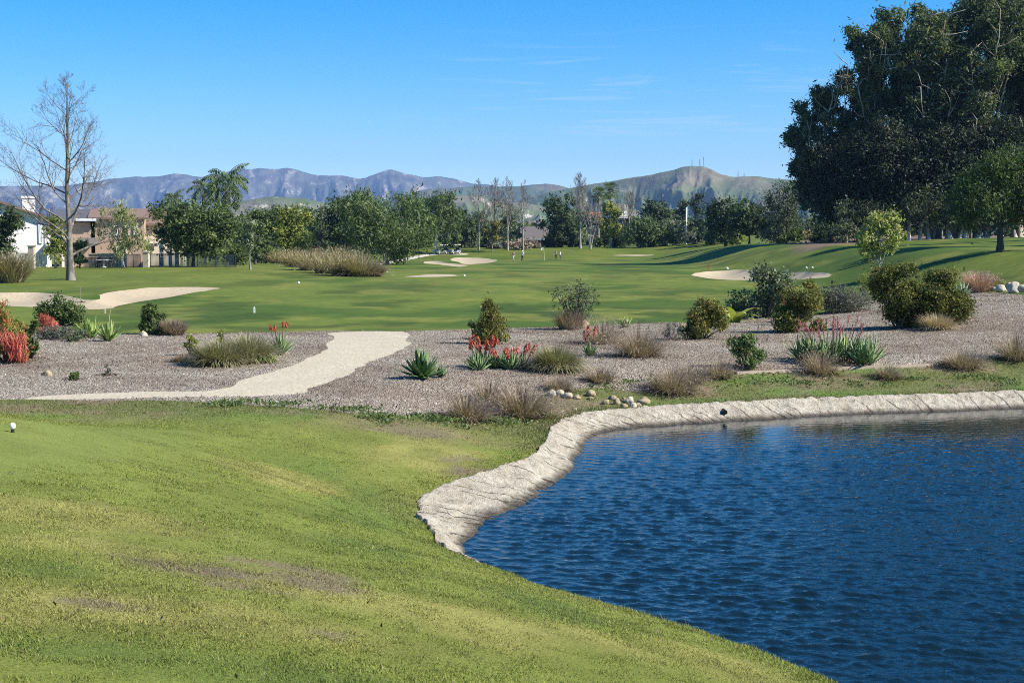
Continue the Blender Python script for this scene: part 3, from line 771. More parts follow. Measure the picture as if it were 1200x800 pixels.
G_MUHLY = leaf_mat('brown_grass_blade', [(0, (.095, .065, .05)), (.5, (.205, .150, .115)), (1, (.42, .34, .28))], .25, gain=1.6)
G_TAN = leaf_mat('tan_grass_blade', [(0, (.085, .065, .035)), (.5, (.195, .158, .085)), (1, (.33, .275, .175))], .2)
G_PINK = leaf_mat('pink_grass_plume', [(0, (.28, .15, .12)), (.5, (.46, .28, .23)), (1, (.62, .43, .36))], .2)
G_STRAW = leaf_mat('straw_grass_blade', [(0, (.20, .15, .09)), (.5, (.33, .265, .165)), (1, (.48, .40, .27))], .15)
AGAVE_G = leaf_mat('agave_leaf', [(0, (.025, .055, .018)), (.5, (.060, .110, .036)), (1, (.14, .20, .07))], 0, .5, .3)
AGAVE_L = leaf_mat('bright_strap_leaf', [(0, (.08, .14, .03)), (.5, (.19, .27, .07)), (1, (.36, .42, .16))], .1, .5)
ALOE_G = leaf_mat('aloe_leaf', [(0, (.045, .08, .030)), (.5, (.10, .150, .058)), (1, (.22, .27, .12))], 0, .5)
F_RED = leaf_mat('red_flower', [(0, (.26, .03, .02)), (.5, (.42, .075, .045)), (1, (.52, .17, .09))], .15)
F_CORAL = leaf_mat('coral_stem', [(0, (.30, .06, .04)), (.5, (.46, .12, .08)), (1, (.58, .22, .15))], .1)
F_PINK = leaf_mat('pink_flower', [(0, (.38, .08, .08)), (.5, (.55, .15, .15)), (1, (.66, .27, .25))], .15)
M_ROCK = m_grit('tan_rock', (.22, .17, .10), (.33, .27, .17), (.43, .37, .26), 6, 1.5)
M_ROCKW = m_grit('pale_rock', (.34, .29, .21), (.46, .41, .31), (.56, .51, .41), 6, 1.5)
M_WHITE = plain('white_paint', (.78, .78, .76), .5, .4, .04)

LIT = []
def shrub(name, label, cat, px, py, w, h, m, seed, leaf=.07, n=220, per=16, asp=.45, group=None, lob=7, stem=True, dens=1.15, droop=0, out_w=.5, top_bias=.30, z0f=.0, rmean=.5, axis_up=.0, cl=.11, part='foliage', lobes=None, flat=.8):
    r = np.random.default_rng(seed); p = G(px, py); s = mpp(p); W_, H_ = w*s, h*s
    t = thing(name, label, cat, p, group); LIT.append((p, W_))
    LB = rand_lobes(W_, H_*(1-z0f), H_*z0f, lob, r, W_*.9, top_bias, .36, .38) if lobes is None else [(a*W_, b*W_, c*H_, d*W_, e*W_, f*H_) for a, b, c, d, e, f in lobes]
    cm, C = crown_mesh(LB, int(n*dens), per, cl*W_, leaf, asp, r, droop, flat, .45, out_w, axis_up, rmean)
    cm.build(part, m, t)
    if stem:
        b = MB()
        for c in C[r.choice(len(C), 16)]:
            q = np.linspace(0, 1, 5)[:, None]; st = np.array([c[0]*.12, c[1]*.12, -.03]); md = np.array([c[0]*.45, c[1]*.45, c[2]*.5])
            b.tube((1-q)**2*st+2*q*(1-q)*md+q*q*c, (.018+.012*W_)*(1-.8*q[:, 0]), 4)
        b.build('stems', TWIG, t)
    return t, W_, H_, r
def tuft(name, label, cat, px, py, w, h, m, seed, n=900, wid=.012, group=None, spread=1.15, droop=1.5, base=.22, part='blades', fuzz=None, up=.0):
    r = np.random.default_rng(seed); p = G(px, py); s = mpp(p); W_, H_ = w*s, h*s
    t = thing(name, label, cat, p, group); LIT.append((p, W_))
    a = r.random(n)*2*PI; rq = np.sqrt(r.random(n)); base = base+.10; rb = rq*W_*base
    B = np.column_stack([rb*np.cos(a), rb*np.sin(a), np.full(n, -.02)])
    az = a+r.normal(size=n)*.5; tl = np.abs(rq*.62*spread+r.normal(size=n)*.16)
    L_ = H_*(.70+.42*r.random(n))*(1+.18*tl)
    dr = droop*(.3+r.random(n))*np.clip(tl+.25, 0, 1.2)
    b = MB().blades(B, L_, wid*(.6+.8*r.random(n)), tl, dr, az, 5, np.clip(.5+.25*r.normal(size=n), 0, 1))
    if fuzz:
        k = r.integers(0, n, fuzz); th = tl[k]+dr[k]*.5
        P = np.column_stack([B[k, 0]+np.cos(az[k])*np.sin(th)*L_[k]*.85, B[k, 1]+np.sin(az[k])*np.sin(th)*L_[k]*.85, np.cos(th)*L_[k]*.9])+r.normal(size=(fuzz, 3))*.03*W_
        V, f = leaf_quads(P, .10*H_, .14, r, np.array([0, 0, 1.0]), .45); b.add(V, f, np.repeat(np.clip(.75+.2*r.normal(size=fuzz), 0, 1), 4))
    b.build(part, m, t)
    return t, W_, H_, r
def rosette(b, c, n, L, W, r, t0=.12, t1=1.35, droop=.25, segs=6, thick=.16):
    """thick channelled leaves spiralling from a point"""
    ga = 2.39996; tt = np.linspace(0, 1, segs+1)
    prof = np.interp(tt, [0, .15, .45, .8, 1], [.55, .75, 1, .55, .02])
    for k in range(n):
        f = (k+.5)/n; az = k*ga+r.normal()*.12; tilt = t0+(t1-t0)*f**.8+r.normal()*.06; l = L*(.72+.35*r.random())*(1-.12*f)
        ang = tilt+droop*f*tt-.18*tt
        hx = np.concatenate([[0], np.cumsum(np.sin(ang[:-1])*l/segs)])+.03*L; hz = np.concatenate([[0], np.cumsum(np.cos(ang[:-1])*l/segs)])
        d = np.array([math.cos(az), math.sin(az), 0]); sd = np.array([-math.sin(az), math.cos(az), 0])
        C = np.array(c)+hx[:, None]*d+hz[:, None]*np.array([0, 0, 1.0])
        T = np.gradient(C, axis=0); N = unit(np.cross(T, np.tile(sd, (segs+1, 1))))
        N[N[:, 2] < 0] *= 1
        w = (W*prof)[:, None]
        V = np.stack([C-sd*w*.5+N*w*-.12, C+N*w*.02, C+sd*w*.5+N*w*-.12, C+N*w*thick], 1).reshape(-1, 3)
        i = np.arange(4); j = (i+1) % 4
        q = np.concatenate([np.column_stack([a*4+i, a*4+j, (a+1)*4+j, (a+1)*4+i]) for a in range(segs)])
        b.add(V, q, np.clip(.5+.3*r.normal(), 0, 1))
def spikes(t, n, R, h, fl, m, r, name='flower_spike', c=(0, 0), wid=.05, lean=.25, stem_m=None):
    for k in range(n):
        a = r.random()*2*PI; rr = R*math.sqrt(r.random()); hh = h*(.8+.35*r.random())
        base = np.array([c[0]+rr*.5*math.cos(a), c[1]+rr*.5*math.sin(a), 0]); tip = np.array([c[0]+rr*(1+lean)*math.cos(a), c[1]+rr*(1+lean)*math.sin(a), hh])
        q = np.linspace(0, 1, 4)[:, None]; P = base+(tip-base)*q
        st = MB().tube(P, .012*(1-.5*q[:, 0]), 4).build('flower_stalk', stem_m or TWIG, t)
        m_ = 60; f = r.random(m_); ctr = tip-(tip-base)/np.linalg.norm(tip-base)*fl*f[:, None]
        aa = r.random(m_)*2*PI; rad = wid*np.sin(PI*np.clip(.12+f*.8, 0, 1))[:, None]
        Cn = ctr+np.column_stack([np.cos(aa), np.sin(aa), np.zeros(m_)])*rad*.6
        V, fa = leaf_quads(Cn, wid*1.3, .26, r, unit(np.column_stack([np.cos(aa), np.sin(aa), -1.2*np.ones(m_)])), .75)
        MB().add(V, fa, np.repeat(r.random(m_), 4)).build('flower_spike', m, st)
def rock(label, px, py, w, h, seed, m=M_ROCK, group=None, name='rock', dx=0):
    r = np.random.default_rng(seed); p = G(px, py); s = mpp(p)
    bm = bmesh.new(); bmesh.ops.create_icosphere(bm, subdivisions=3, radius=.5)
    for v in bm.verts:
        q = v.co*1.7+Vector((seed*3.1, seed*1.7, 0)); f = 1+.45*(mnoise.noise(q))+.18*mnoise.noise(q*2.7); f *= 1-.12*max(0, mnoise.cell(q*1.6))
        v.co = Vector((v.co.x*f*w*s, v.co.y*f*w*s*.85, max(v.co.z*f, -.28)*h*s*1.25))
    me = bpy.data.meshes.new(name); bm.to_mesh(me); bm.free(); me.materials.append(m)
    for g in me.polygons: g.use_smooth = True
    o = bpy.data.objects.new(name, me); COL.objects.link(o); o.location = (p[0], p[1], p[2]+h*s*.28); o.rotation_euler = (0, 0, r.random()*6)
    return tag(o, label, 'rock', group)

# ================================================================== planting bed
_sd = [100]
def sd_():
    _sd[0] += 1; return _sd[0]
TU = 'grass tufts in the mulch bed'; SH = 'shrubs in the mulch bed'
# --- left end of the bed
t, w, h, r = shrub('red_tipped_shrub', 'tall shrub with red and yellow green tips at the far left edge', 'shrub', 8, 424, 62, 74, L_REDTIP, sd_(), .09, 300, 14, .28, SH, axis_up=.5, rmean=.42)
t, w, h, r = shrub('firestick_plant', 'bright coral red pencil stemmed clump in front of the red tipped shrub', 'succulent', 14, 426, 40, 40, F_CORAL, sd_(), .20, 120, 12, .07, None, axis_up=.65, stem=False, part='stems')
shrub('shrub', 'dark green rounded shrub just right of the red plants at the left edge', 'shrub', 37, 421, 26, 52, L_OLIVE, sd_(), .07, 170, 14, group=SH)
shrub('shrub', 'dark bushy shrub with a tuft on top against the left bunker', 'shrub', 70, 382, 56, 33, L_OLIVE, sd_(), .09, 240, 16, group=SH, lobes=[(-.25, 0, .45, .26, .25, .40), (.12, 0, .5, .3, .26, .42), (.38, 0, .42, .16, .2, .34), (-.02, 0, .95, .11, .11, .2)])
shrub('firestick_plant', 'small salmon red clump below the dark bushy shrub by the bunker', 'succulent', 58, 391, 27, 22, F_CORAL, sd_(), .17, 90, 12, .08, None, axis_up=.6, stem=False, part='stems')
shrub('groundcover_plant', 'low purple grey groundcover spreading at the foot of the salmon clump', 'groundcover', 66, 398, 44, 15, L_SAGE, sd_(), .06, 220, 14, .3, None, lob=8, stem=False)
shrub('groundcover_plant', 'low silvery groundcover between the salmon clump and the strappy plants', 'groundcover', 90, 400, 30, 13, L_GREY, sd_(), .06, 170, 14, .3, None, lob=7, stem=False)
for px, py, w, h, lab in [(106, 396, 25, 26, 'bright green strappy agave with yellowish upright leaves, left of its twin'), (127, 400, 26, 24, 'green strappy agave with pale spike at the end of the groundcover')]:
    p = G(px, py); s = mpp(p); r = np.random.default_rng(sd_()); t = thing('strappy_agave', lab, 'agave', p, 'strappy agaves by the left bunker'); b = MB()
    rosette(b, (0, 0, 0), 26, h*s*1.05, .10, r, .05, 1.1, .3); b.build('leaves', AGAVE_L, t, True)
MB().tube([(0, 0, .2), (.05, 0, .75), (.1, 0, 1.0)], [.012, .01, .006], 5).build('flower_stalk', G_STRAW, t)
shrub('shrub', 'olive green shrub with dark left side above a small pale rock', 'shrub', 179, 392, 34, 37, L_OLIVE, sd_(), .08, 200, 16, group=SH, rmean=.6)
rock('pale round rock at the foot of the olive green shrub', 169, 394, 8, 7, sd_(), M_ROCKW)
tuft('grass_tuft', 'reddish brown grass tuft right of the olive shrub', 'grass tuft', 204, 393, 28, 20, G_MUHLY, sd_(), 900, .02, TU, 1.0, 1.0)
rock('yellow tan rock alone on the mulch near the left edge', 55, 440, 13, 7, sd_())
shrub('seedling_plant', 'small low dark green plant alone on the mulch', 'plant', 88, 445, 17, 8, L_OLIVE, sd_(), .09, 40, 8, .4, None, stem=False, lob=4)
shrub('twiggy_plant', 'sparse twiggy seedling on the open mulch left of the path', 'plant', 127, 440, 13, 16, L_SAGE, sd_(), .05, 30, 5, .35, None, lob=4)
shrub('shrub', 'small yellow green leafy shrub at the left end of the deer grass', 'shrub', 224, 417, 20, 27, L_LIME, sd_(), .07, 90, 11, group=SH, rmean=.35)
tuft('grass_tuft', 'low brown dry tuft in front of the yellow green shrub', 'grass tuft', 214, 424, 28, 11, G_MUHLY, sd_(), 600, .015, TU, 1.4, 1.0)
tuft('deer_grass', 'wide arching deer grass mound beside the path, left of its twin', 'ornamental grass', 257, 428, 58, 33, G_DEER, sd_(), 2400, .016, 'deer grass mounds', 1.3, 1.6)
tuft('deer_grass', 'deer grass mound with dark crown behind the small succulent', 'ornamental grass', 292, 424, 50, 36, G_DEER, sd_(), 2200, .016, 'deer grass mounds', 1.3, 1.5)
shrub('twiggy_plant', 'thin yellow leaved sprig sticking up behind the deer grass', 'plant', 262, 408, 16, 26, L_LIME, sd_(), .06, 40, 6, .4, None, lob=4)
p = G(303, 425); t = thing('ice_plant', 'low light green succulent in front of the deer grass by the path', 'succulent', p); b = MB(); r = np.random.default_rng(sd_())
for k in range(9): rosette(b, (r.normal()*.25, r.normal()*.2, 0), 11, .24, .05, r, .1, 1.2)
b.build('leaves', AGAVE_L, t, True)
p = G(328, 416); s = mpp(p); r = np.random.default_rng(sd_()); t = thing('aloe_plant', 'pale striped aloe with few red flowers beside the gravel path', 'aloe', p, 'aloes'); b = MB()
rosette(b, (0, 0, 0), 34, .62, .07, r, .05, 1.15, .3); b.build('leaves', ALOE_G, t, True)
spikes(t, 4, .28, .78, .16, F_RED, r, wid=.05)
# --- middle
for px, py, w, h, lab in [(494, 443, 46, 38, 'large dark green agave rosette right of the gravel path'), (516, 442, 15, 15, 'small agave pup beside the large green agave')]:
    p = G(px, py); s = mpp(p); r = np.random.default_rng(sd_()); t = thing('agave_plant', lab, 'agave', p); b = MB()
    rosette(b, (0, 0, .02), 46 if w > 20 else 20, h*s*.95, .125 if w > 20 else .07, r, .08, 1.45, .15, 6, .12); b.build('leaves', AGAVE_G, t, True)
shrub('conical_shrub', 'cone shaped bronze green conifer shrub standing behind the red aloe', 'shrub', 575, 403, 46, 54, L_BRONZE, sd_(), .075, 420, 18, .3, None, lobes=[(0, 0, .22, .46, .42, .26), (.04, 0, .45, .36, .33, .26), (.0, 0, .68, .24, .22, .22), (-.06, 0, .88, .12, .12, .16)], axis_up=.45, rmean=.5)
shrub('shrub', 'small dark shrub tucked against the left of the conical shrub', 'shrub', 556, 397, 20, 22, L_OLIVE, sd_(), .07, 110, 13, group=SH)
for px, py, w, h, ns, col, lab, rd in [(565, 431, 34, 25, 15, F_RED, 'aloe with a dense stand of tall red spikes, left one of the flowering pair', .32), (595, 432, 50, 27, 13, F_CORAL, 'bright green aloe clump with coral flowers on its right side', .5)]:
    p = G(px, py); s = mpp(p); r = np.random.default_rng(sd_()); t = thing('aloe_plant', lab, 'aloe', p, 'aloes'); b = MB()
    for k in range(10 if w > 40 else 7): rosette(b, (r.normal()*w*s*.2, r.normal()*.2, 0), 19, .42, .05, r, .05, 1.2, .4)
    b.build('leaves', ALOE_G, t, True)
    spikes(t, ns, rd, .50 if w > 40 else .66, .20, col, r, c=(.12 if w > 40 else .0, .1), wid=.06)
rock('tan rock at the right foot of the coral flowering aloe', 616, 431, 12, 8, sd_())
tuft('deer_grass', 'neat domed deer grass mound right of the flowering aloes', 'ornamental grass', 651, 433, 60, 31, G_DEER, sd_(), 2800, .014, 'deer grass mounds', 1.35, 1.7)
for px, py, w, h, lab in [(547, 492, 56, 34, 'brown spiky grass tuft nearest the lawn edge, leftmost of the front trio'), (573, 474, 48, 36, 'greyish brown grass tuft at the back of the front trio'), (612, 488, 64, 46, 'largest brown purple grass tuft of the front trio'),
                         (703, 447, 38, 21, 'small round brown tuft above the rocks, right of the deer grass dome'), (655, 457, 38, 20, 'low sprawling brown tuft behind the row of tan rocks'), (790, 459, 64, 34, 'spreading brown grass tuft on the mulch edge right of the rock pile'),
                         (842, 442, 34, 24, 'grey twiggy tuft left of the small leafy shrub at the edging'), (962, 437, 44, 30, 'grey dry tuft in front of the pink flowering aloe'), (1040, 443, 28, 19, 'small brown tuft on the grass strip below the edging'),
                         (1128, 430, 56, 23, 'low wide brown tuft across the right end of the edging'), (1190, 421, 42, 40, 'rounded brown grass clump at the right edge of the picture'), (750, 417, 64, 42, 'big rusty brown grass mound in the middle of the bed'),
                         (706, 402, 46, 34, 'grey brown grass clump left of the rusty mound'), (808, 447, 36, 24, 'dark brown tuft at the right end of the spreading tuft')]:
    tuft('brown_grass', lab, 'grass tuft', px, py, w, h, G_MUHLY, sd_(), 520 if w < 50 else 850, .012, 'brown grass tufts', 1.75, .8, .2, fuzz=560)
# spindly shrub and neighbours
shrub('spindly_shrub', 'open spindly shrub with long leafy stems on the fairway edge', 'shrub', 674, 386, 64, 62, L_GREY, sd_(), .10, 120, 9, .35, None, lobes=[(-.25, 0, .62, .2, .2, .22), (-.02, 0, .78, .18, .2, .2), (.28, 0, .66, .18, .2, .24), (0, 0, .48, .28, .2, .2), (.15, .1, .5, .3, .2, .25)], rmean=.35)
tuft('brown_grass', 'rusty dry growth round the foot of the spindly shrub', 'grass tuft', 668, 386, 36, 26, G_MUHLY, sd_(), 800, .016, 'brown grass tufts', 1.0, .6)
rock('tan wedge shaped rock beside the spindly shrub', 682, 384, 16, 10, sd_())
p = G(691, 417); r = np.random.default_rng(sd_()); t = thing('aloe_plant', 'small dark aloe with two red flower heads left of the rusty grass mound', 'aloe', p, 'aloes'); b = MB()
rosette(b, (0, 0, 0), 26, .42, .06, r, .05, 1.2, .3); b.build('leaves', ALOE_G, t, True); spikes(t, 3, .25, .78, .26, F_RED, r, wid=.055)
p = G(733, 384); r = np.random.default_rng(sd_()); t = thing('agave_plant', 'pale little agave behind the rusty grass mound', 'agave', p); b = MB()
rosette(b, (0, 0, 0), 18, .45, .10, r, .05, 1.2, .2); b.build('leaves', AGAVE_L, t, True)
shrub('twiggy_plant', 'thin twiggy dry shrub between the rusty mound and bronze shrub', 'shrub', 786, 399, 26, 24, L_SAGE, sd_(), .05, 90, 9, .3, None, lob=5)
shrub('shrub', 'bronze tipped shrub, left one of the two in mid bed', 'shrub', 823, 397, 52, 50, L_BRONZE, sd_(), .08, 380, 17, group=SH, lob=8, rmean=.55)
rock('tan rock half hidden at the left foot of the bronze tipped shrub', 800, 392, 14, 13, sd_())
# broad leaved yellow plant
p = G(862, 378); s = mpp(p); r = np.random.default_rng(sd_()); t = thing('bird_of_paradise', 'yellow green plant with broad paddle leaves between two bushes', 'plant', p); b = MB()
for k in range(9):
    a = r.random()*2*PI; L_ = .9+.5*r.random(); tl = .3+.55*r.random()
    B = np.array([[.04*math.cos(a), .04*math.sin(a), 0]]); b.blades(B, np.array([L_]), np.array([.30]), np.array([tl]), np.array([1.6]), np.array([a]), 7, np.array([.5+.4*r.random()]))
b.build('leaves', L_LIME, t)
shrub('shrub', 'large open grey green shrub with pale leaves in front of the right bunker', 'shrub', 898, 372, 74, 64, L_GREY, sd_(), .12, 420, 15, .5, SH, lob=11, rmean=.5)
shrub('shrub', 'dense dark bush with bronze right side beside the large grey green shrub', 'shrub', 931, 389, 66, 52, L_BRONZE, sd_(), .08, 520, 18, group=SH, lob=10, rmean=.42)
shrub('shrub', 'tall bronze growth rising behind the dense dark bush', 'shrub', 945, 376, 40, 52, L_BRONZE, sd_(), .08, 220, 15, group=SH, lob=6, rmean=.6)
p = G(921, 380); r = np.random.default_rng(sd_()); t = thing('orange_bloom', 'single orange bloom showing between the bush and the grey green shrub', 'flower', p); spikes(t, 3, .2, .85, .3, F_CORAL, r, wid=.11)
shrub('shrub', 'small reddish brown bush at the right foot of the dense dark bush', 'shrub', 958, 388, 20, 16, L_REDTIP, sd_(), .06, 90, 12, group=SH, rmean=.35)
shrub('shrub', 'small lush green shrub with arching shoots near the edging', 'shrub', 874, 432, 44, 44, L_PEPPER, sd_(), .11, 130, 13, .28, SH, lob=8, axis_up=.4, rmean=.6, cl=.16)
p = G(977, 424); s = mpp(p); r = np.random.default_rng(sd_()); t = thing('aloe_plant', 'wide grey green aloe mass topped with many pink spikes', 'aloe', p, 'aloes'); b = MB()
for k in range(24): rosette(b, (r.uniform(-.85, .85), r.uniform(-.55, .55), 0), 17, .70, .07, r, .05, 1.15, .5)
b.build('leaves', ALOE_G, t, True); spikes(t, 30, .85, .98, .20, F_PINK, r, wid=.03, lean=.1)
rock('cream boulder at the right end of the pink flowering aloe', 1012, 419, 11, 13, sd_(), M_ROCKW)
# right side
shrub('groundcover_plant', 'dark spreading groundcover mound left of the biggest bush', 'groundcover', 990, 366, 84, 28, L_SAGE, sd_(), .08, 700, 16, .3, None, lob=16, stem=False, rmean=.3)
shrub('shrub', 'lime edged strappy shrub peeping from behind the biggest bush', 'shrub', 1012, 346, 26, 28, L_LIME, sd_(), .11, 80, 10, .2, SH, axis_up=.6)
shrub('shrub', 'left half of the biggest bush group, bronze topped and dark at left', 'shrub', 1052, 384, 74, 80, L_BRONZE, sd_(), .08, 900, 20, group=SH, lob=13, rmean=.38)
shrub('shrub', 'right half of the biggest bush group, lower and greener', 'shrub', 1098, 381, 72, 68, L_BRONZE, sd_(), .08, 760, 20, group=SH, lob=12, rmean=.34)
shrub('shrub', 'small green bush at the right end of the biggest bush group', 'shrub', 1122, 379, 22, 28, L_OLIVE, sd_(), .07, 130, 14, group=SH)
tuft('grass_tuft', 'straw coloured dry tuft at the foot of the biggest bush group', 'grass tuft', 1098, 386, 42, 21, G_STRAW, sd_(), 1100, .014, TU, 1.2, 1.6)
tuft('pink_grass', 'fluffy pink plumed grass at the far edge of the bed', 'ornamental grass', 1148, 343, 24, 26, G_PINK, sd_(), 700, .025, None, 1.0, .7, .34, fuzz=900)
p = G(1128, 346); r = np.random.default_rng(sd_()); t = thing('agave_plant', 'white edged agave at the right of the biggest bush group', 'agave', p); b = MB()
rosette(b, (0, 0, 0), 22, .62, .09, r, .05, 1.1, .2); b.build('leaves', leaf_mat('pale_agave_leaf', [(0, (.20, .26, .14)), (1, (.50, .52, .36))], 0), t, True)
for k, (px, py, w, h, lab) in enumerate([(1173, 342, 15, 9, 'low grey rock, leftmost of the heap at the bed edge'), (1189, 343, 18, 13, 'biggest pale rock of the heap at the far right bed edge'), (1183, 338, 12, 8, 'flat rock at the back of the heap by the fairway'), (1200, 342, 14, 10, 'rock at the right end of the heap by the fairway'), (1165, 341, 8, 5, 'small stone just left of the rock heap')]):
    rock(lab, px, py, w, h, sd_(), M_ROCKW, 'rock heap at the far right')
shrub('shrub', 'low green weeds against the right rock heap', 'shrub', 1166, 338, 20, 12, L_LIME, sd_(), .08, 70, 10, group=SH)
# stones on the pond lawn
RK = 'stones on the grass by the pond'
for k, (px, py, w, h, lab) in enumerate([(646, 464, 10, 8, 'pale stone at the left end of the short stone row'), (656, 463, 11, 8, 'round pale stone second in the short stone row'), (665, 466, 15, 8, 'long pale stone in the middle of the short stone row'), (676, 467, 10, 5, 'flat stone at the right end of the short row'),
        (693, 464, 12, 8, 'brown round stone alone between the row and the pile'), (692, 468, 8, 4, 'thin pale stone below the lone brown stone'),
        (710, 473, 10, 6, 'leftmost stone of the pile above the bank'), (718, 468, 10, 6, 'brown stone at the upper left of the pile'), (723, 474, 8, 9, 'upright grey stone near the left of the pile'), (730, 470, 7, 6, 'small dark stone in the middle of the pile'), (731, 477, 9, 5, 'low stone in the front of the pile'),
        (737, 472, 11, 9, 'largest pale stone in the middle of the pile'), (742, 477, 10, 6, 'cream stone at the front right of the pile'), (748, 476, 8, 5, 'small stone next to the right end of the pile'), (754, 473, 17, 9, 'broad flat stone at the right end of the pile'), (674, 481, 5, 4, 'tiny stone by the bank edge below the short row')]):
    rock(lab, px, py, w, h, sd_(), M_ROCKW if k in (0, 1, 2, 11, 12) else M_ROCK, RK)

# dead leaves and twigs shed under the plants
def shed():
    r = np.random.default_rng(88); P = []
    for p, w in LIT:
        n = int(60+150*w); a = r.random(n)*2*PI; q = w*(.15+.62*np.abs(r.normal(size=n))*.8); x = p[0]+q*np.cos(a); y = p[1]+q*np.sin(a)
        P.append(np.column_stack([x, y, H(x, y)+.02+.02*r.random(n)]))
    P = np.concatenate(P); n = len(P); ax = np.column_stack([r.normal(size=(n, 2)), r.normal(size=n)*.3]); V, f = leaf_quads(P, .075, .26, r, unit(ax), .9, np.array([0, 0, 1.0]), .6)
    kind(MB().add(V, f, np.repeat(r.random(n)**1.6, 4)).build('shed_leaves', leaf_mat('shed_leaf', [(0, (.055, .038, .028)), (.6, (.14, .095, .065)), (1, (.34, .26, .19))], 0, .9, .1, gain=1.0)), 'stuff')
shed()
# edging kerb of the bed
def edging():
    L_ = catmull([G(*q)[:2] for q in [(862, 438), (900, 436.5), (935, 435), (1000, 431.8), (1060, 429.8), (1085, 428.5), (1107, 425)]], 10)
    z = H(L_[:, 0], L_[:, 1]); b = MB(); d = unit(np.gradient(L_, axis=0)); nn = np.column_stack([-d[:, 1], d[:, 0]])
    prof = [(-.08, -.08), (-.08, .035), (-.06, .05), (.06, .05), (.08, .035), (.08, -.08)]
    V = np.concatenate([np.column_stack([L_+nn*o, z+hh+.012*(fbm(L_[:, 0]*3, L_[:, 1]*3, 5, 2)-.5)]) for o, hh in prof]); n = len(L_); i = np.arange(n-1)
    f = np.concatenate([np.column_stack([k*n+i, k*n+i+1, (k+1)*n+i+1, (k+1)*n+i]) for k in range(len(prof)-1)])
    b.add(V, f); o = b.build('edging_kerb', m_grit('tan_concrete', (.22, .175, .13), (.30, .245, .185), (.37, .31, .24), 9), None, True)
    tag(o, 'long low tan concrete edging between the mulch and the grass strip', 'edging')
edging()
# drain pipe in the bank
p = np.array(list(at_z(850, 483, .15))+[.15]); t = thing('drain_pipe', 'short black drain pipe sticking out of the pale pond bank', 'pipe', p)
MB().tube([(0, .30, .0), (0, .0, 0)], [.045, .045], 14, cap=False).build('pipe', plain('black_plastic', (.015, .014, .013), .6), t, True)
MB().lathe([(.001, 0), (.040, 0)], 14).build('pipe_mouth', plain('pipe_hollow_shade', (.004, .004, .004)), t).rotation_euler = (PI/2, 0, 0)  # black disc paints the unlit hollow at the pipe's end

# wood chips lying on the mulch
def chips():
    r = np.random.default_rng(77)
    sel = np.nonzero(GREG == len(REG)-1)[0]; T = GT[sel]; A, B, C = GV[T[:, 0]], GV[T[:, 1]], GV[T[:, 2]]
    ar = np.abs(np.cross(B-A, C-A))/2; cy = (A+B+C)[:, 1]/3; cx = (A+B+C)[:, 0]/3
    w = ar*(np.abs(cx/np.maximum(cy, 1)) < .42); n = 150000
    k = r.choice(len(T), n, p=w/w.sum()); u, v = r.random(n), r.random(n); f = u+v > 1; u[f], v[f] = 1-u[f], 1-v[f]
    P = A[k]+(B-A)[k]*u[:, None]+(C-A)[k]*v[:, None]
    zz = GZ[T[k, 0]]+(GZ[T[k, 1]]-GZ[T[k, 0]])*u+(GZ[T[k, 2]]-GZ[T[k, 0]])*v
    P3 = np.column_stack([P, zz+.012+.012*r.random(n)])
    ax = np.column_stack([r.normal(size=(n, 2)), r.normal(size=n)*.35]); V, F_ = leaf_quads(P3, .043, .34, r, unit(ax), .9, np.array([0, 0, 1.0]), .65)
    rn = np.clip(r.random(n)-.45*sstep(.5, .68, fbm(P[:, 0]*.5, P[:, 1]*.5, 66, 4))-.25*sstep(.55, .7, fbm(P[:, 0]*2, P[:, 1]*3, 67, 3)), 0, 1)
    m = leaf_mat('wood_chip', [(0, (.09, .066, .056)), (.4, (.252, .213, .162)), (.75, (.425, .37, .29)), (1, (.60, .54, .46))], 0, .9, .1, gain=1.0)
    kind(MB().add(V, F_, np.repeat(rn, 4)).build('wood_chips', m), 'stuff')
chips()

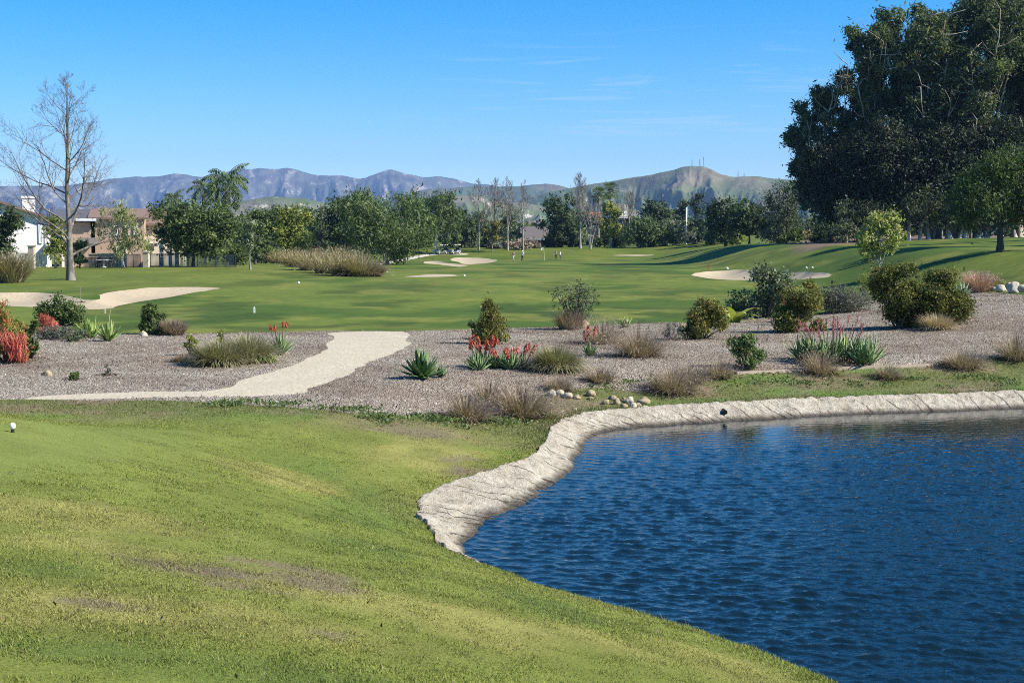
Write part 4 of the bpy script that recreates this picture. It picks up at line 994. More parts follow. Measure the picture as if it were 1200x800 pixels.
# grass blades of the near lawn and of the strip behind the bank
def grass():
    r = np.random.default_rng(99)
    sel = np.nonzero(GREG == 50)[0]; T = GT[sel]; A, B, C = GV[T[:, 0]], GV[T[:, 1]], GV[T[:, 2]]
    ar = np.abs(np.cross(B-A, C-A))/2; M_ = (A+B+C)/3; d = np.hypot(M_[:, 0], M_[:, 1])
    inside = (np.abs(M_[:, 0]) < .40*M_[:, 1]+.6) & (M_[:, 1] > 3.8)
    w = ar*inside*np.clip(7/np.maximum(d, 4), .0, 1.6)**1.5
    n = 760000; k = r.choice(len(T), n, p=w/w.sum()); u, v = r.random(n), r.random(n); f = u+v > 1; u[f], v[f] = 1-u[f], 1-v[f]
    P = A[k]+(B-A)[k]*u[:, None]+(C-A)[k]*v[:, None]
    z = GZ[T[k, 0]]+(GZ[T[k, 1]]-GZ[T[k, 0]])*u+(GZ[T[k, 2]]-GZ[T[k, 0]])*v
    dist = np.hypot(P[:, 0], P[:, 1]); far = sstep(21, 25, P[:, 1])
    c = lawn_col(P[:, 0]+r.normal(size=n)*.11, P[:, 1]+r.normal(size=n)*.16)
    green = emask(GREEN, P[:, 0], P[:, 1], 47)
    Dp, _ = bank_dist(P[:, 0], P[:, 1])
    edge = 1-sstep(.05, .7, Dp)
    hgt = (.006+.009*r.random(n))*(1-.5*green)*(1+1.1*edge)*(1+.9*far)*(.35+.9*fbm(P[:, 0]*1.3, P[:, 1]*1.3, 55, 3)+.9*vnoise(P[:, 0]*9, P[:, 1]*9, 57)**2)
    tall = r.random(n) < .004; hgt = np.where(tall, hgt*2.2, hgt)
    wd = (.0038+.00042*dist)*(.7+.6*r.random(n))
    az = r.random(n)*2*PI; ln = hgt*(.35+.9*r.random(n))
    base = np.column_stack([P, z-.004])
    side = np.column_stack([-np.sin(az), np.cos(az), np.zeros(n)])*wd[:, None]*.5
    tip = base+np.column_stack([np.cos(az)*ln, np.sin(az)*ln, hgt])
    V = np.stack([base-side, base+side, tip], 1).reshape(-1, 3)
    g = (1+.8*(r.random(n)-.5))[:, None]*c*1.25
    straw = (r.random(n) < .07)[:, None]; g = np.where(straw, np.array([.34, .29, .15]), g)
    m, nt = mat('grass_blade'); a = nd(nt, 'ShaderNodeAttribute', attribute_name='col').outputs[0]
    nn = noise_(nt, pos(nt), 6, 2); f_ = nd(nt, 'ShaderNodeMapRange', {0: nn, 1: .3, 2: .7, 3: .88, 4: 1.12}).outputs[0]
    a = mixc(nt, 1, a, nd(nt, 'ShaderNodeCombineColor', {0: f_, 1: f_, 2: f_}).outputs[0], 'MULTIPLY')
    t = nd(nt, 'ShaderNodeBsdfTranslucent', {0: a}).outputs[0]
    out(nt, nd(nt, 'ShaderNodeMixShader', {0: .3, 1: princ(nt, a, .7, .25), 2: t}).outputs[0])
    kind(link_mesh('lawn_grass', V, np.arange(3*n).reshape(n, 3), m, None, False, {'col': np.repeat(g, 3, 0)}), 'stuff')
grass()
GREY_LITTER = leaf_mat('dead_leaf', [(0, (.06, .045, .03)), (.6, (.13, .09, .055)), (1, (.26, .19, .12))], 0, gain=1.0)
# fallen leaves on the near lawn
def litter():
    r = np.random.default_rng(321); P = []
    while len(P) < 170:
        y = 5+11*r.random()**.8; x = r.uniform(-.38, .2)*y
        D, _ = bank_dist(np.array([x]), np.array([y]))
        if D[0] > .15: P.append((x, y, float(H(x, y)[0])+.012+.012*r.random()))
    V, f = leaf_quads(np.array(P),   .024, .42, r, None, 0, np.array([0, 0, 1.0]), .6)
    kind(MB().add(V, f, np.repeat(r.random(len(P)), 4)).build('fallen_leaves', GREY_LITTER), 'stuff')
litter()
# weeds
def weeds():
    r = np.random.default_rng(123)
    spots = [(540+r.normal()*40, 492+abs(r.normal())*6) for _ in range(14)]+[(430+r.random()*90, 488+r.random()*5) for _ in range(12)]+[(380+r.random()*60, 478+r.random()*6) for _ in range(6)]+[(700+r.random()*500, 440+r.random()*18) for _ in range(40)]+[(600+r.random()*30, 470+r.random()*20) for _ in range(8)]+[(250+r.random()*120, 471+r.random()*6) for _ in range(10)]
    P = []; 
    for px, py in spots:
        p = G(px, py)
        for _ in range(60): P.append(p+np.array([r.normal()*.16, r.normal()*.16, .03+.04*r.random()]))
    V, f = leaf_quads(np.array(P), .06, .45, r, np.array([0, 0, 1.0]), .3)
    kind(MB().add(V, f, np.repeat(r.random(len(P)), 4)).build('weed_leaves', L_PEPPER), 'stuff')
weeds()
# tee marker: white ball on a short post
p = G(15, 506.5); t = thing('tee_marker', 'white ball tee marker on a short dark post standing on the lawn', 'tee marker', p)
MB().tube([(0, 0, -.03), (0, 0, .035)], [.017, .017], 12).build('post', plain('dark_post', (.03, .028, .02)), t)
MB().lathe([(.001, .028)]+[(.030*math.sin(a), .062-.034*math.cos(a)) for a in np.linspace(.2, PI-.15, 12)]+[(.001, .096)], 18).build('ball', M_WHITE, t, True)
# ================================================================== trees
def P_at(px, Y, z=None):
    d = ray(px, 290); x = d[0]/d[1]*Y
    return np.array([x, Y, float(H(x, Y, False)[0]) if z is None else z])
def top_h(px, py, Y, p):
    d = ray(px, py); return EYE[2]+d[2]/math.hypot(d[0], d[1])*math.hypot(p[0], p[1])-p[2]
TYP = {  # leaf material, leaf length in photo pixels, aspect, droop, outward bias, lobes, clump size, bark, density, trunk radius factor, shell
    'round': (L_OLIVE, 4.6, .55, 0, .45, 11, .13, DARK_BARK, 1.35, .028, .5),
    'dark': (L_DARK, 4.6, .55, 0, .40, 10, .13, DARK_BARK, 1.35, .028, .5),
    'pepper': (L_PEPPER, 6.0, .30, .75, .30, 12, .12, PALE_BARK, 1.1, .035, .55),
    'willow': (L_WILLOW, 6.0, .28, .85, .25, 10, .13, PALE_BARK, .48, .026, .5),
    'lime': (L_LIME, 4.6, .5, 0, .4, 9, .13, GREY_BARK, 1.3, .026, .5),
    'gold': (L_GOLD, 4.4, .5, 0, .4, 8, .14, GREY_BARK, 1.3, .026, .5),
    'pine': (L_PINE, 5.0, .22, 0, .3, 14, .12, DARK_BARK, 1.2, .022, .35),
    'grey': (L_GREY, 4.4, .45, .25, .3, 9, .13, GREY_BARK, .75, .022, .5),
    'euc': (L_EUC, 7.0, .30, .55, .25, 22, .085, EUC_BARK, 1.15, .020, .45),
    'mag': (L_MAG, 5.0, .55, 0, .4, 7, .15, PALE_BARK, .75, .02, .45),
}
TG = 'trees along the far side of the course'
def tree(label, px, Y, top, w, typ, seed, bf=.14, name=None, group=TG, lobes=None, lean=(0, 0), nl=12, dens=1.0, dep=.85, limb=True, cat='tree', cone=False, tb=.5, rmean=.5, z=None, lobn=None, tw=.04, bark=None, lf=None, sz=.46):
    r = np.random.default_rng(seed); p = P_at(px, Y, z); s = mpp(p); Hh = top_h(px, top, Y, p); W_ = w*s
    lm, ll, asp, dr, ow, nlb, cl, bk, dn, tr, shell = TYP[typ]
    bark = bark or bk
    t = thing(name or {'pine': 'pine_tree', 'pepper': 'pepper_tree', 'willow': 'willow_tree', 'euc': 'eucalyptus_tree', 'mag': 'magnolia_tree'}.get(typ, 'leafy_tree'), label, cat, p, group)
    hc = Hh*(1-bf)
    if lobes is not None: LB = [(a*W_, b*W_, c*Hh, d_*W_, e*W_, f*Hh) for a, b, c, d_, e, f in lobes]
    elif cone:
        LB = []
        for k in range(9):
            q = k/8; rr = .5*W_*(1-q)**.85+.04*W_; LB.append((r.normal()*.05*W_, r.normal()*.05*W_, Hh*bf+hc*(.06+.90*q), rr, rr*dep, hc*.085))
    elif typ == 'euc': LB = rand_lobes(W_, hc, Hh*bf, 30, r, W_*dep, tb, .30, .40)
    else: LB = rand_lobes(W_, hc, Hh*bf, lobn or nlb, r, W_*dep, tb, sz, .30 if sz > .4 else .40)
    area = w*(Hh/s)*(1-bf)
    n_cl = int(np.clip(area/40*dn*dens, 24, 1400))
    leaf = ll*s*.66
    cm, C = crown_mesh(LB, n_cl, 60, cl*1.1*min(W_, hc)*(1.0 if area > 2500 else 1.25), leaf, asp, r, dr, .8, shell, ow+.25, 0, rmean)
    cm.build('crown', lf or lm, t)
    if typ == 'euc' and px < 1240:
        bb = MB(); fr = C[(C[:, 1] < -.12*W_)]
        for q in fr[r.choice(len(fr), min(6, len(fr)), replace=False)]:
            st = np.array([q[0]*.55, q[1]*.7, q[2]-.10*Hh]); en = np.array([q[0]*1.1, q[1]*1.35-.8, q[2]+.03*Hh]); tt = np.linspace(0, 1, 6)[:, None]
            Pp = st+(en-st)*tt+np.array([0, 0, -.05*Hh])*np.sin(PI*tt)+r.normal(size=(6, 3))*.10; bb.tube(Pp, .14*(1-.75*tt[:, 0]), 5)
            for _ in range(4):
                k = r.integers(2, 6); e2 = Pp[k]+r.normal(size=3)*np.array([1.6, .6, 1.0])+np.array([0, -.5, 1.2]); bb.tube([Pp[k], (Pp[k]+e2)/2+r.normal(size=3)*.2, e2], [.07, .05, .02], 4)
    rt = max(tr*Hh, .06)*(1.0)
    LM = limb_mesh(Hh*max(bf, .12)*.9, rt, C, nl if limb else 0, r, (lean[0]*Hh, lean[1]*Hh), Hh*(.72 if not cone else .96), 8, .38, twist=tw)
    if typ == 'euc' and px < 1240:
        off_ = LM.n; LM.V += bb.V; LM.A += bb.A; LM.n += bb.n
        for k_, fl in bb.F.items(): LM.F.setdefault(k_, []).extend([q_+off_ for q_ in fl])
    LM.build('trunk', bark, t, True)
    return t
def bare_tree(label, px, Y, top, w, seed, name='bare_tree', bark=GREY_BARK, group=TG, first=.22, n1=16, lv=4, rt=None, up=.35, ang=(35, 62), z=None, shape=.75, kids=(7, 5, 3), cat='tree', lean=0.0, twr=1.0, forks=1):
    r = np.random.default_rng(seed); p = P_at(px, Y, z); s = mpp(p); Hh = top_h(px, top, Y, p); R_ = w*s*.5; rt = rt or Hh*.017
    t = thing(name, label, cat, p, group)
    big, fine = MB(), MB()
    def br(p0, d, L, r0, lev):
        n = 7 if lev < 2 else 4
        P = [np.array(p0)]; d = np.array(d)
        for k in range(n):
            d = unit(d+r.normal(size=3)*(.13 if lev < 3 else .2)+np.array([0, 0, up*.22])); P.append(P[-1]+d*L/n)
        P = np.array(P); rad = r0*(1-.82*np.linspace(0, 1, n+1))
        (big if lev < 2 else fine).tube(P, rad, 6 if lev < 2 else 3, cap=False)
        if lev >= lv: return
        kc = kids[lev-1]
        for k in range(kc):
            q = .22+.76*(k+.5*r.random()+.25)/kc; i = q*n; j = int(min(i, n-1)); pp = P[j]+(P[j+1]-P[j])*(i-j)
            dd = unit(P[j+1]-P[j]); o = unit(np.cross(dd, rdir(1, r)[0])); a = math.radians(r.uniform(28, 58))
            br(pp, dd*math.cos(a)+o*math.sin(a), L*(.52-.22*q)*(.7+.6*r.random()), max(rad[j]*.55, .008*twr*s/.06), lev+1)
    for fk in range(forks):
        n = 12; q = np.linspace(0, 1, n); fd = 0 if forks == 1 else (fk-(forks-1)/2)
        tr = np.column_stack([lean*Hh*q+fd*.22*Hh*q**1.2+(fbm(q*4, q*0, seed+fk, 3)-.5)*.05*Hh*q, (fbm(q*4, q*0+9, seed+fk, 3)-.5)*.05*Hh*q, -.2+(Hh+.2)*q*(1 if fk == 0 else .9)])
        rad = rt*(1-.9*q)+.01; rad[0] *= 1.5; rad[1] *= 1.1
        big.tube(tr, rad/(1 if forks == 1 else 1.5), 8)
        for k in range(n1):
            f = first+(.97-first)*(k+r.random()*.7)/n1; i = f*(n-1); j = int(min(i, n-2)); pp = tr[j]+(tr[j+1]-tr[j])*(i-j)
            az = k*2.39996+r.normal()*.4; a = math.radians(r.uniform(*ang)*(1-.45*f)+8)
            L = R_*((1-f)/(1-first))**shape*(.8+.45*r.random())/math.sin(math.radians(52))+.05*Hh
            br(pp, (math.sin(a)*math.cos(az), math.sin(a)*math.sin(az)*.9, math.cos(a)), L, np.interp(f, q, rad)*(.42 if name == 'sycamore_tree' else .55), 1)
    big.build('trunk', bark, t, True); fine.build('twigs', TWIG if bark is not PALE_BARK else TWIG, t)
    return t
def palm(label, px, Y, top, w, trunk_top, seed, fan=False, group='palms above the tree line', nf=24, rt=.16, lean=0):
    r = np.random.default_rng(seed); p = P_at(px, Y); s = mpp(p); Hh = top_h(px, trunk_top, Y, p); R_ = w*s*.5; hT = top_h(px, top, Y, p)-Hh
    t = thing('palm_tree', label, 'palm', p, group)
    q = np.linspace(0, 1, 8); MB().tube(np.column_stack([lean*Hh*q*q, 0*q, -.2+(Hh+.2)*q]), rt*(1.25-.4*q), 9).build('trunk', GREY_BARK, t, True)
    b = MB(); c0 = np.array([lean*Hh, 0, Hh])
    for k in range(nf):
        az = k*2.39996; f = (k+.5)/nf; el = math.radians(80-115*f+r.normal()*6)
        n = 9; tt = np.linspace(0, 1, n); L = R_*(1.15 if not fan else .95)*(.85+.3*r.random())
        e = el-(2.1 if not fan else .5)*tt*(.55+.6*max(0, math.cos(el)))
        hx = np.cumsum(np.cos(e))*L/n; hz = np.cumsum(np.sin(e))*L/n
        d = np.array([math.cos(az), math.sin(az), 0]); sd = np.array([-math.sin(az), math.cos(az), 0])
        C = c0+hx[:, None]*d+hz[:, None]*np.array([0, 0, 1.0])
        b.tube(C, np.linspace(.05, .012, n), 4, .4, False)
        if fan:
            m = 16; aa = np.linspace(-.85, .85, m); hub = C[4]; fwd = unit(C[-1]-C[4])
            dirs = np.cos(aa)[:, None]*fwd+np.sin(aa)[:, None]*sd+r.normal(size=(m, 3))*.16+np.array([0, 0, -.15]); ll = L*.50
            up_ = np.cross(fwd, sd); w_ = .035*L
            for dv in dirs:
                dv = unit(dv); o = np.cross(dv, up_)*w_*.5; V = np.array([hub, hub+dv*ll*.55+o, hub+dv*ll, hub+dv*ll*.55-o]); b.add(V, [(0, 1, 2, 3)], np.full(4, np.clip(.5+.2*r.normal(), 0, 1)))
        else:
            m = 34; u = np.linspace(.12, 1, m); Ci = np.column_stack([np.interp(u, tt, C[:, i]) for i in range(3)])
            for sg in (-1, 1):
                ll = L*.30*np.sin(PI*np.clip(u*.85+.12, 0, 1))*(.8+.4*r.random(m))
                dv = unit(sd*sg*.75+d*.35+np.array([0, 0, -.9])+r.normal(size=(m, 3))*.25)
                o = np.cross(dv, np.array([0, 0, 1.0])); o = unit(o)*(.045*L*.35)
                V = np.stack([Ci, Ci+dv*ll[:, None]*.5+o, Ci+dv*ll[:, None], Ci+dv*ll[:, None]*.5-o], 1).reshape(-1, 3)
                b.add(V, np.arange(4*m).reshape(m, 4), np.repeat(np.clip(.5+.22*r.normal(size=m), 0, 1), 4))
    b.build('fronds', L_PEPPER if not fan else L_OLIVE, t)
    return t
# --- left, by the houses
bare_tree('tall leafless sycamore with pale trunk standing in front of the houses', 82, 108, 99, 158, 11, 'sycamore_tree', bark_mat('sycamore_bark', (.085, .072, .060), (.185, .165, .140), 5, (.25, .23, .195)), None, .13, 24, 4, .27, .45, (48, 78), None, .8, (8, 6, 4), twr=1.0)
tree('dense dark evergreen in front of the white house at the left edge', -2, 137, 238, 52, 'dark', 12, .05, nl=8, rmean=.65)
tree('light green shrubby tree between the white house and the sycamore trunk', 65, 139, 247, 38, 'lime', 13, .10, dens=.5, rmean=.35, lobn=12)
tree('small round shrubby tree just right of the sycamore trunk', 93, 140, 278, 22, 'round', 14, .05, rmean=.7)
tree('drooping pale willow like tree in front of the tan house', 144, 139, 234, 62, 'willow', 15, .26, lean=(-.10, 0), nl=16)
tree('broad dark green tree with leaning trunk left of the palms', 226, 146, 237, 100, 'round', 16, .20, lean=(.08, 0), nl=14, lobn=20, rmean=.5, dep=.8, dens=2.0)
tree('slim dark tree behind the broad tree, by the pergola', 190, 160, 250, 30, 'gold', 17, .2, rmean=.3)
palm('tallest queen palm with a shaggy drooping head left of the mountains', 266, 168, 193, 66, 214, 21, nf=20, rt=.2)
palm('second queen palm crowded behind the tallest one', 241, 176, 206, 50, 222, 22, nf=16)
palm('shorter dark palm poking above the broad tree', 203, 172, 212, 36, 234, 23, nf=16)
tree('mid green tree right of the tallest palm', 299, 172, 244, 42, 'round', 25, .12)
tree('dark tree in the gap behind the sapling', 318, 196, 240, 44, 'dark', 26, .08)
tree('young sapling with a thin pale trunk on the lawn left of the tall grasses', 293, 139, 256, 31, 'grey', 27, .42, lean=(.01, 0), nl=6, dens=.9, rmean=.55)
tree('yellowish green tree behind the tall grasses', 340, 190, 242, 60, 'lime', 28, .08, rmean=.25)
tree('dark narrow conifer between the yellowish tree and the pepper trees', 376, 200, 236, 26, 'pine', 29, .04, cone=True)
tree('dark tree left of the big pepper tree', 402, 206, 229, 58, 'dark', 30, .05, rmean=.6)
tree('large weeping pepper tree with grey green crown above the tall grasses', 452, 186, 218, 118, 'pepper', 31, .16, nl=20, lobn=34, lean=(.02, 0), rmean=.42, sz=.27, dens=1.2)
tree('tall pepper tree with pale slanting trunk right of the largest one', 510, 283, 220, 72, 'pepper', 32, .28, nl=14, lobn=26, lean=(.10, 0), rmean=.4, sz=.30, dens=1.2)
tree('dark pepper tree behind the gap between the two large ones', 482, 296, 228, 60, 'pepper', 33, .14, rmean=.25)
tree('small dark tree right of the tall pepper tree', 540, 300, 240, 30, 'dark', 34, .06)
BIRCH = bark_mat('birch_bark', (.22, .19, .16), (.40, .37, .32), 5)
# --- middle, thin pale trunks and bare crowns
tree('low olive tree behind the first pale trunk', 552, 310, 252, 40, 'grey', 41, .05, dens=.9)
bare_tree('slim leafless tree with white trunk, left one of three in the middle', 561, 292, 213, 40, 42, 'birch_tree', BIRCH, TG, .25, 16, 3, .17, .7, (22, 45), kids=(8, 6, 5))
bare_tree('slim leafless tree with white trunk, middle one of three', 595, 290, 211, 40, 43, 'birch_tree', BIRCH, TG, .25, 16, 3, .17, .7, (22, 45), kids=(8, 6, 5))
bare_tree('slim leafless tree with white trunk, right one of three near the golfers', 613, 284, 214, 30, 44, 'birch_tree', BIRCH, TG, .3, 14, 3, .16, .7, (22, 45), kids=(8, 6, 5))
bare_tree('brown twiggy tree between the first two white trunks', 580, 305, 212, 46, 45, 'bare_tree', TWIG, TG, .15, 18, 3, .2, .7, (22, 45), kids=(9, 6, 5))
tree('grey olive tree between the white trunks', 600, 306, 234, 46, 'grey', 46, .12, dens=.8)
tree('small golden green tree on the lawn by the white trunks', 577, 287, 261, 24, 'gold', 47, .35)
tree('dark bushy tree behind the golden green tree', 563, 318, 262, 36, 'dark', 48, .03)
tree('tall dark evergreen right of the grey roofed house', 655, 305, 228, 52, 'dark', 51, .06, rmean=.6, lobn=14)
tree('small dark evergreen filling the gap left of the tall dark one', 634, 330, 258, 32, 'dark', 52, .04)
bare_tree('tall leafless tree with white trunk right of the dark evergreen', 680, 298, 207, 46, 53, 'birch_tree', BIRCH, TG, .3, 18, 3, .22, .75, (20, 42), kids=(9, 6, 5))
bare_tree('leafless tree with several slanting white stems', 692, 296, 236, 44, 54, 'bare_tree', BIRCH, TG, .35, 9, 3, .22, .4, (22, 40), kids=(6, 4, 3), forks=3)
tree('grey green tree behind the slanting white stems', 678, 318, 240, 40, 'grey', 55, .05)
palm('fan palm, left one of the pair above the middle trees', 701, 330, 217, 26, 229, 56, True, nf=44, rt=.28)
palm('fan palm, right one of the pair above the middle trees', 715, 334, 214, 28, 224, 57, True, nf=44, rt=.28)
tree('upright yellow green tree in front of the fan palms', 716, 302, 232, 28, 'lime', 58, .05, rmean=.25, lobn=11)
bare_tree('round headed leafless tree right of the yellow green tree', 737, 325, 228, 44, 59, 'bare_tree', GREY_BARK, TG, .35, 14, 3, .24, .5, (30, 60), kids=(8, 6, 5))
tree('olive green tree right of the yellow green one', 748, 300, 250, 44, 'pepper', 60, .04, rmean=.45)
tree('dark tree at the back under the antenna hill', 765, 318, 234, 46, 'dark', 61, .05, rmean=.55)
tree('dark pointed conifer left of the pale pole', 776, 330, 220, 18, 'pine', 62, .04, cone=True)
tree('grey green bushy tree in front of the pointed conifer', 783, 300, 252, 42, 'grey', 63, .04)
tree('dark pine left of the pale pole', 799, 325, 228, 26, 'pine', 64, .08, lobn=10)
tree('dark pine just right of the pale pole', 815, 322, 224, 27, 'pine', 65, .08, lobn=10)
tree('brownish grey tree low in front of the pines', 806, 298, 256, 36, 'grey', 66, .04, rmean=.4)
tree('dark spreading tree at the left of the shaded lawn', 850, 252, 233, 66, 'dark', 67, .10, lobn=13, rmean=.45)
tree('dark tree with a clear trunk over the shaded lawn', 878, 238, 237, 62, 'dark', 68, .24, lobn=12, rmean=.35, nl=10)
tree('low dark tree between the pale pole and the shaded lawn', 828, 285, 252, 34, 'dark', 69, .05)
tree('large dense pine with grey green front left of the eucalyptus grove', 922, 212, 209, 76, 'pine', 70, .10, lobn=20, rmean=.65, dep=.9)
# --- eucalyptus grove
EG = 'eucalyptus grove on the right'
for i, (px, Y, top, w, bf, lab) in enumerate([(957, 186, 78, 66, .10, 'leftmost eucalyptus of the grove, shorter with a ragged top'), (990, 192, 66, 76, .18, 'second eucalyptus from the left, standing behind the leftmost'), (1022, 184, 6, 78, .20, 'tall eucalyptus at the step in the grove outline, thin against the sky'),
        (1058, 190, -18, 92, .22, 'very tall eucalyptus with pale bare branches in its middle'), (1092, 182, -8, 92, .20, 'eucalyptus filling the middle of the grove in front of taller ones'), (1122, 194, -24, 96, .24, 'eucalyptus behind the tallest part of the grove'), (1152, 180, -34, 96, .22, 'tallest eucalyptus cut off by the top of the picture'),
        (1192, 188, -46, 100, .22, 'eucalyptus at the right edge cut off by the top of the picture'), (1236, 182, -30, 100, .22, 'eucalyptus just beyond the right edge of the picture'), (1276, 190, -20, 100, .22, 'outermost eucalyptus of the grove on the right'), (1400, 127, -60, 140, .15, 'nearest eucalyptus far outside the right edge'), (1440, 106, -60, 150, .15, 'last eucalyptus far outside the right edge')]):
    tree(lab, px, Y, top, w, 'euc', 200+i, bf, group=EG, nl=34, lobn=24, dep=.9, tb=.55, dens=1.0, tw=.07)
for i, (px, Y, top, w, lab) in enumerate([(972, 182, 160, 92, 'dark understorey tree at the left of the grove'), (1016, 179, 150, 96, 'dark understorey tree below the outline step'), (1056, 178, 140, 100, 'dark understorey tree in the middle of the grove'), (1100, 177, 150, 100, 'dark understorey tree right of the grove middle'), (1144, 178, 140, 100, 'dark understorey tree behind the lawn tree'), (1188, 177, 140, 104, 'dark understorey tree at the right edge of the grove'), (1232, 178, 150, 104, 'dark understorey tree beyond the right edge')]):
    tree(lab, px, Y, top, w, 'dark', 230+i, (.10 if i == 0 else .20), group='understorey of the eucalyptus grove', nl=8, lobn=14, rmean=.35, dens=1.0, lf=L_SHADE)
tree('grey green pointed small tree at the foot of the grove', 992, 172, 226, 46, 'grey', 241, .02, group=EG, cone=True, rmean=.3)
tree('small leaning olive tree with dark trunk among the pale trunks', 1104, 170, 242, 24, 'pepper', 242, .35, group=EG, rmean=.5)
tree('small round headed tree among the pale trunks', 1136, 168, 243, 24, 'pepper', 243, .35, group=EG, rmean=.5)
# pale stump trunks
for i, (px, Y, top, rr, lab) in enumerate([(1022, 167, 258, .55, 'thick pale trunk left of the white flowering tree'), (1064, 167, 259, .45, 'dark shaded trunk right of the white flowering tree'), (1078, 167, 262, .35, 'slim trunk with reddish bark in the grove'), (1088, 167, 250, .30, 'slanting slim trunk in the middle of the grove'), (1112, 167, 260, .6, 'broad cream trunk in the sunny gap of the grove'), (1124, 167, 264, .4, 'cream trunk next to the broad one'),
        (1131, 167, 258, .45, 'tall cream trunk behind the small round headed tree'), (1147, 167, 262, .75, 'widest cream trunk left of the lawn tree'), (1172, 167, 258, .5, 'pale trunk right of the lawn tree'), (1189, 167, 262, .5, 'pale trunk at the right edge of the picture')]):
    p = P_at(px, Y); r = np.random.default_rng(300+i); hh = top_h(px, top, Y, p)*1.5; t = thing('tree_trunk', lab, 'tree trunk', p, 'trunks at the foot of the grove')
    b = MB(); q = np.linspace(0, 1, 7); ln = r.normal()*.12
    b.tube(np.column_stack([ln*hh*q, r.normal()*.05*hh*q, -.2+hh*q]), rr*(.95-.75*q**.6), 10)
    b.build('bole', EUC_BARK, t, True)
    C = np.array([ln*hh*.9, 0, hh*.97])+r.normal(size=(16, 3))*np.array([1.1, .8, .8])
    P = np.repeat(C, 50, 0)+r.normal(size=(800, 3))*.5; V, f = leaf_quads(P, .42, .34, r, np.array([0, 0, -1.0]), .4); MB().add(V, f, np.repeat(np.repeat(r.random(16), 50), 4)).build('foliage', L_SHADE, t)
# lawn trees on the right
tree('leafy tree with dark leaning trunk on the bright lawn in front of the grove', 1172, 93, 166, 100, 'pepper', 250, .22, lean=(-.05, 0), nl=16, lobes=[(-.42, 0, .52, .20, .25, .13), (-.25, .1, .70, .2, .25, .14), (-.05, -.1, .84, .20, .22, .12), (.2, 0, .90, .22, .25, .10), (.45, 0, .80, .22, .25, .14), (.62, .1, .60, .2, .25, .16), (.05, 0, .60, .28, .3, .16), (.35, -.15, .55, .24, .2, .14), (-.12, -.15, .48, .2, .2, .11), (-.35, .05, .36, .13, .15, .08), (.22, -.1, .40, .16, .2, .09), (.55, -.05, .40, .16, .2, .10), (-.30, -.12, .60, .14, .16, .1)], lobn=30, rmean=.35, dep=.8, group=None, bark=DARK_BARK, lf=L_OLIVE, sz=.27, dens=1.2)
tree('small magnolia with pale branching stems and yellow green leaves on the right lawn', 1033, 78, 246, 50, 'mag', 251, .38, nl=10, lobn=15, dens=1.5, group=None, rmean=.5, sz=.32)
shrub('shrub', 'small dark bush at the foot of the pale stemmed magnolia', 'shrub', 1022, 306, 22, 22, L_OLIVE, 252, .12, 110, 12)
# --- undergrowth along the tree line
UG = 'bushes at the foot of the far trees'
for i, (px, Y, top, w, m, lab) in enumerate([
    (586, 296, 283, 44, L_SAGE, 'long low brown bush behind the two walking golfers'), (608, 293, 281, 36, L_DRY, 'tan dry bush right of the long brown one'), (622, 300, 283, 28, L_DRY, 'rounded straw coloured bush before the grey roofed house'), (548, 300, 274, 34, L_GREY, 'grey bush behind the golf carts'), (572, 305, 280, 26, L_DARK, 'dark bush left of the long brown one'),
    (640, 310, 276, 24, L_DARK, 'dark bush under the tall dark evergreen'), (664, 306, 272, 36, L_DARK, 'dark bush at the foot of the leafless white trunk'), (706, 310, 276, 34, L_DARK, 'shaded bush behind the slanting stems'), (728, 305, 268, 34, L_OLIVE, 'olive bush right of the yellow green tree'), (760, 299, 266, 40, L_PEPPER, 'bright olive bush in the row left of the pale pole'), (785, 298, 272, 34, L_OLIVE, 'dark olive bush in the row left of the pale pole'),
    (812, 292, 270, 34, L_SAGE, 'dull brown bush right under the pale pole'), (836, 280, 266, 36, L_DARK, 'dark bush right of the dull brown one'), (905, 214, 272, 46, L_SAGE, 'grey brown bush in front of the dense pine'), (930, 208, 268, 34, L_OLIVE, 'dark bush left of the straw grasses'), (862, 258, 272, 34, L_LIME, 'yellow green low bush on the sunlit lawn under the dark trees'),
    (420, 260, 282, 50, L_OLIVE, 'olive bush behind the tall grasses'), (484, 300, 280, 44, L_OLIVE, 'bush under the pepper trees behind the cart path'), (530, 310, 272, 40, L_OLIVE, 'bush behind the golf carts'), (350, 215, 272, 60, L_OLIVE, 'wide olive bush behind the left tall grasses'), (306, 185, 285, 40, L_OLIVE, 'olive bush behind the sapling'), (270, 162, 284, 60, L_OLIVE, 'olive hedge bush behind the mesh fence'),
    (1010, 174, 268, 46, L_DARK, 'dark bush at the left foot of the grove'), (970, 176, 262, 46, L_DARK, 'dark bush beneath the leftmost eucalyptus'), (1050, 178, 266, 44, L_DARK, 'dark bush behind the magnolia')]):
    p = P_at(px, Y); s = mpp(p); r = np.random.default_rng(400+i); hh = max(top_h(px, top, Y, p), .8); w_ = w*s; t = thing('bush', lab, 'bush', p, UG)
    cm, C = crown_mesh(rand_lobes(w_, hh, 0, 7, r, w_*.6, .4), int(np.clip(w*hh/s/14, 40, 400)), 34, .12*w_, 2.8*s, .5, r, 0, .8, .4, .35, .2); cm.build('foliage', m, t)
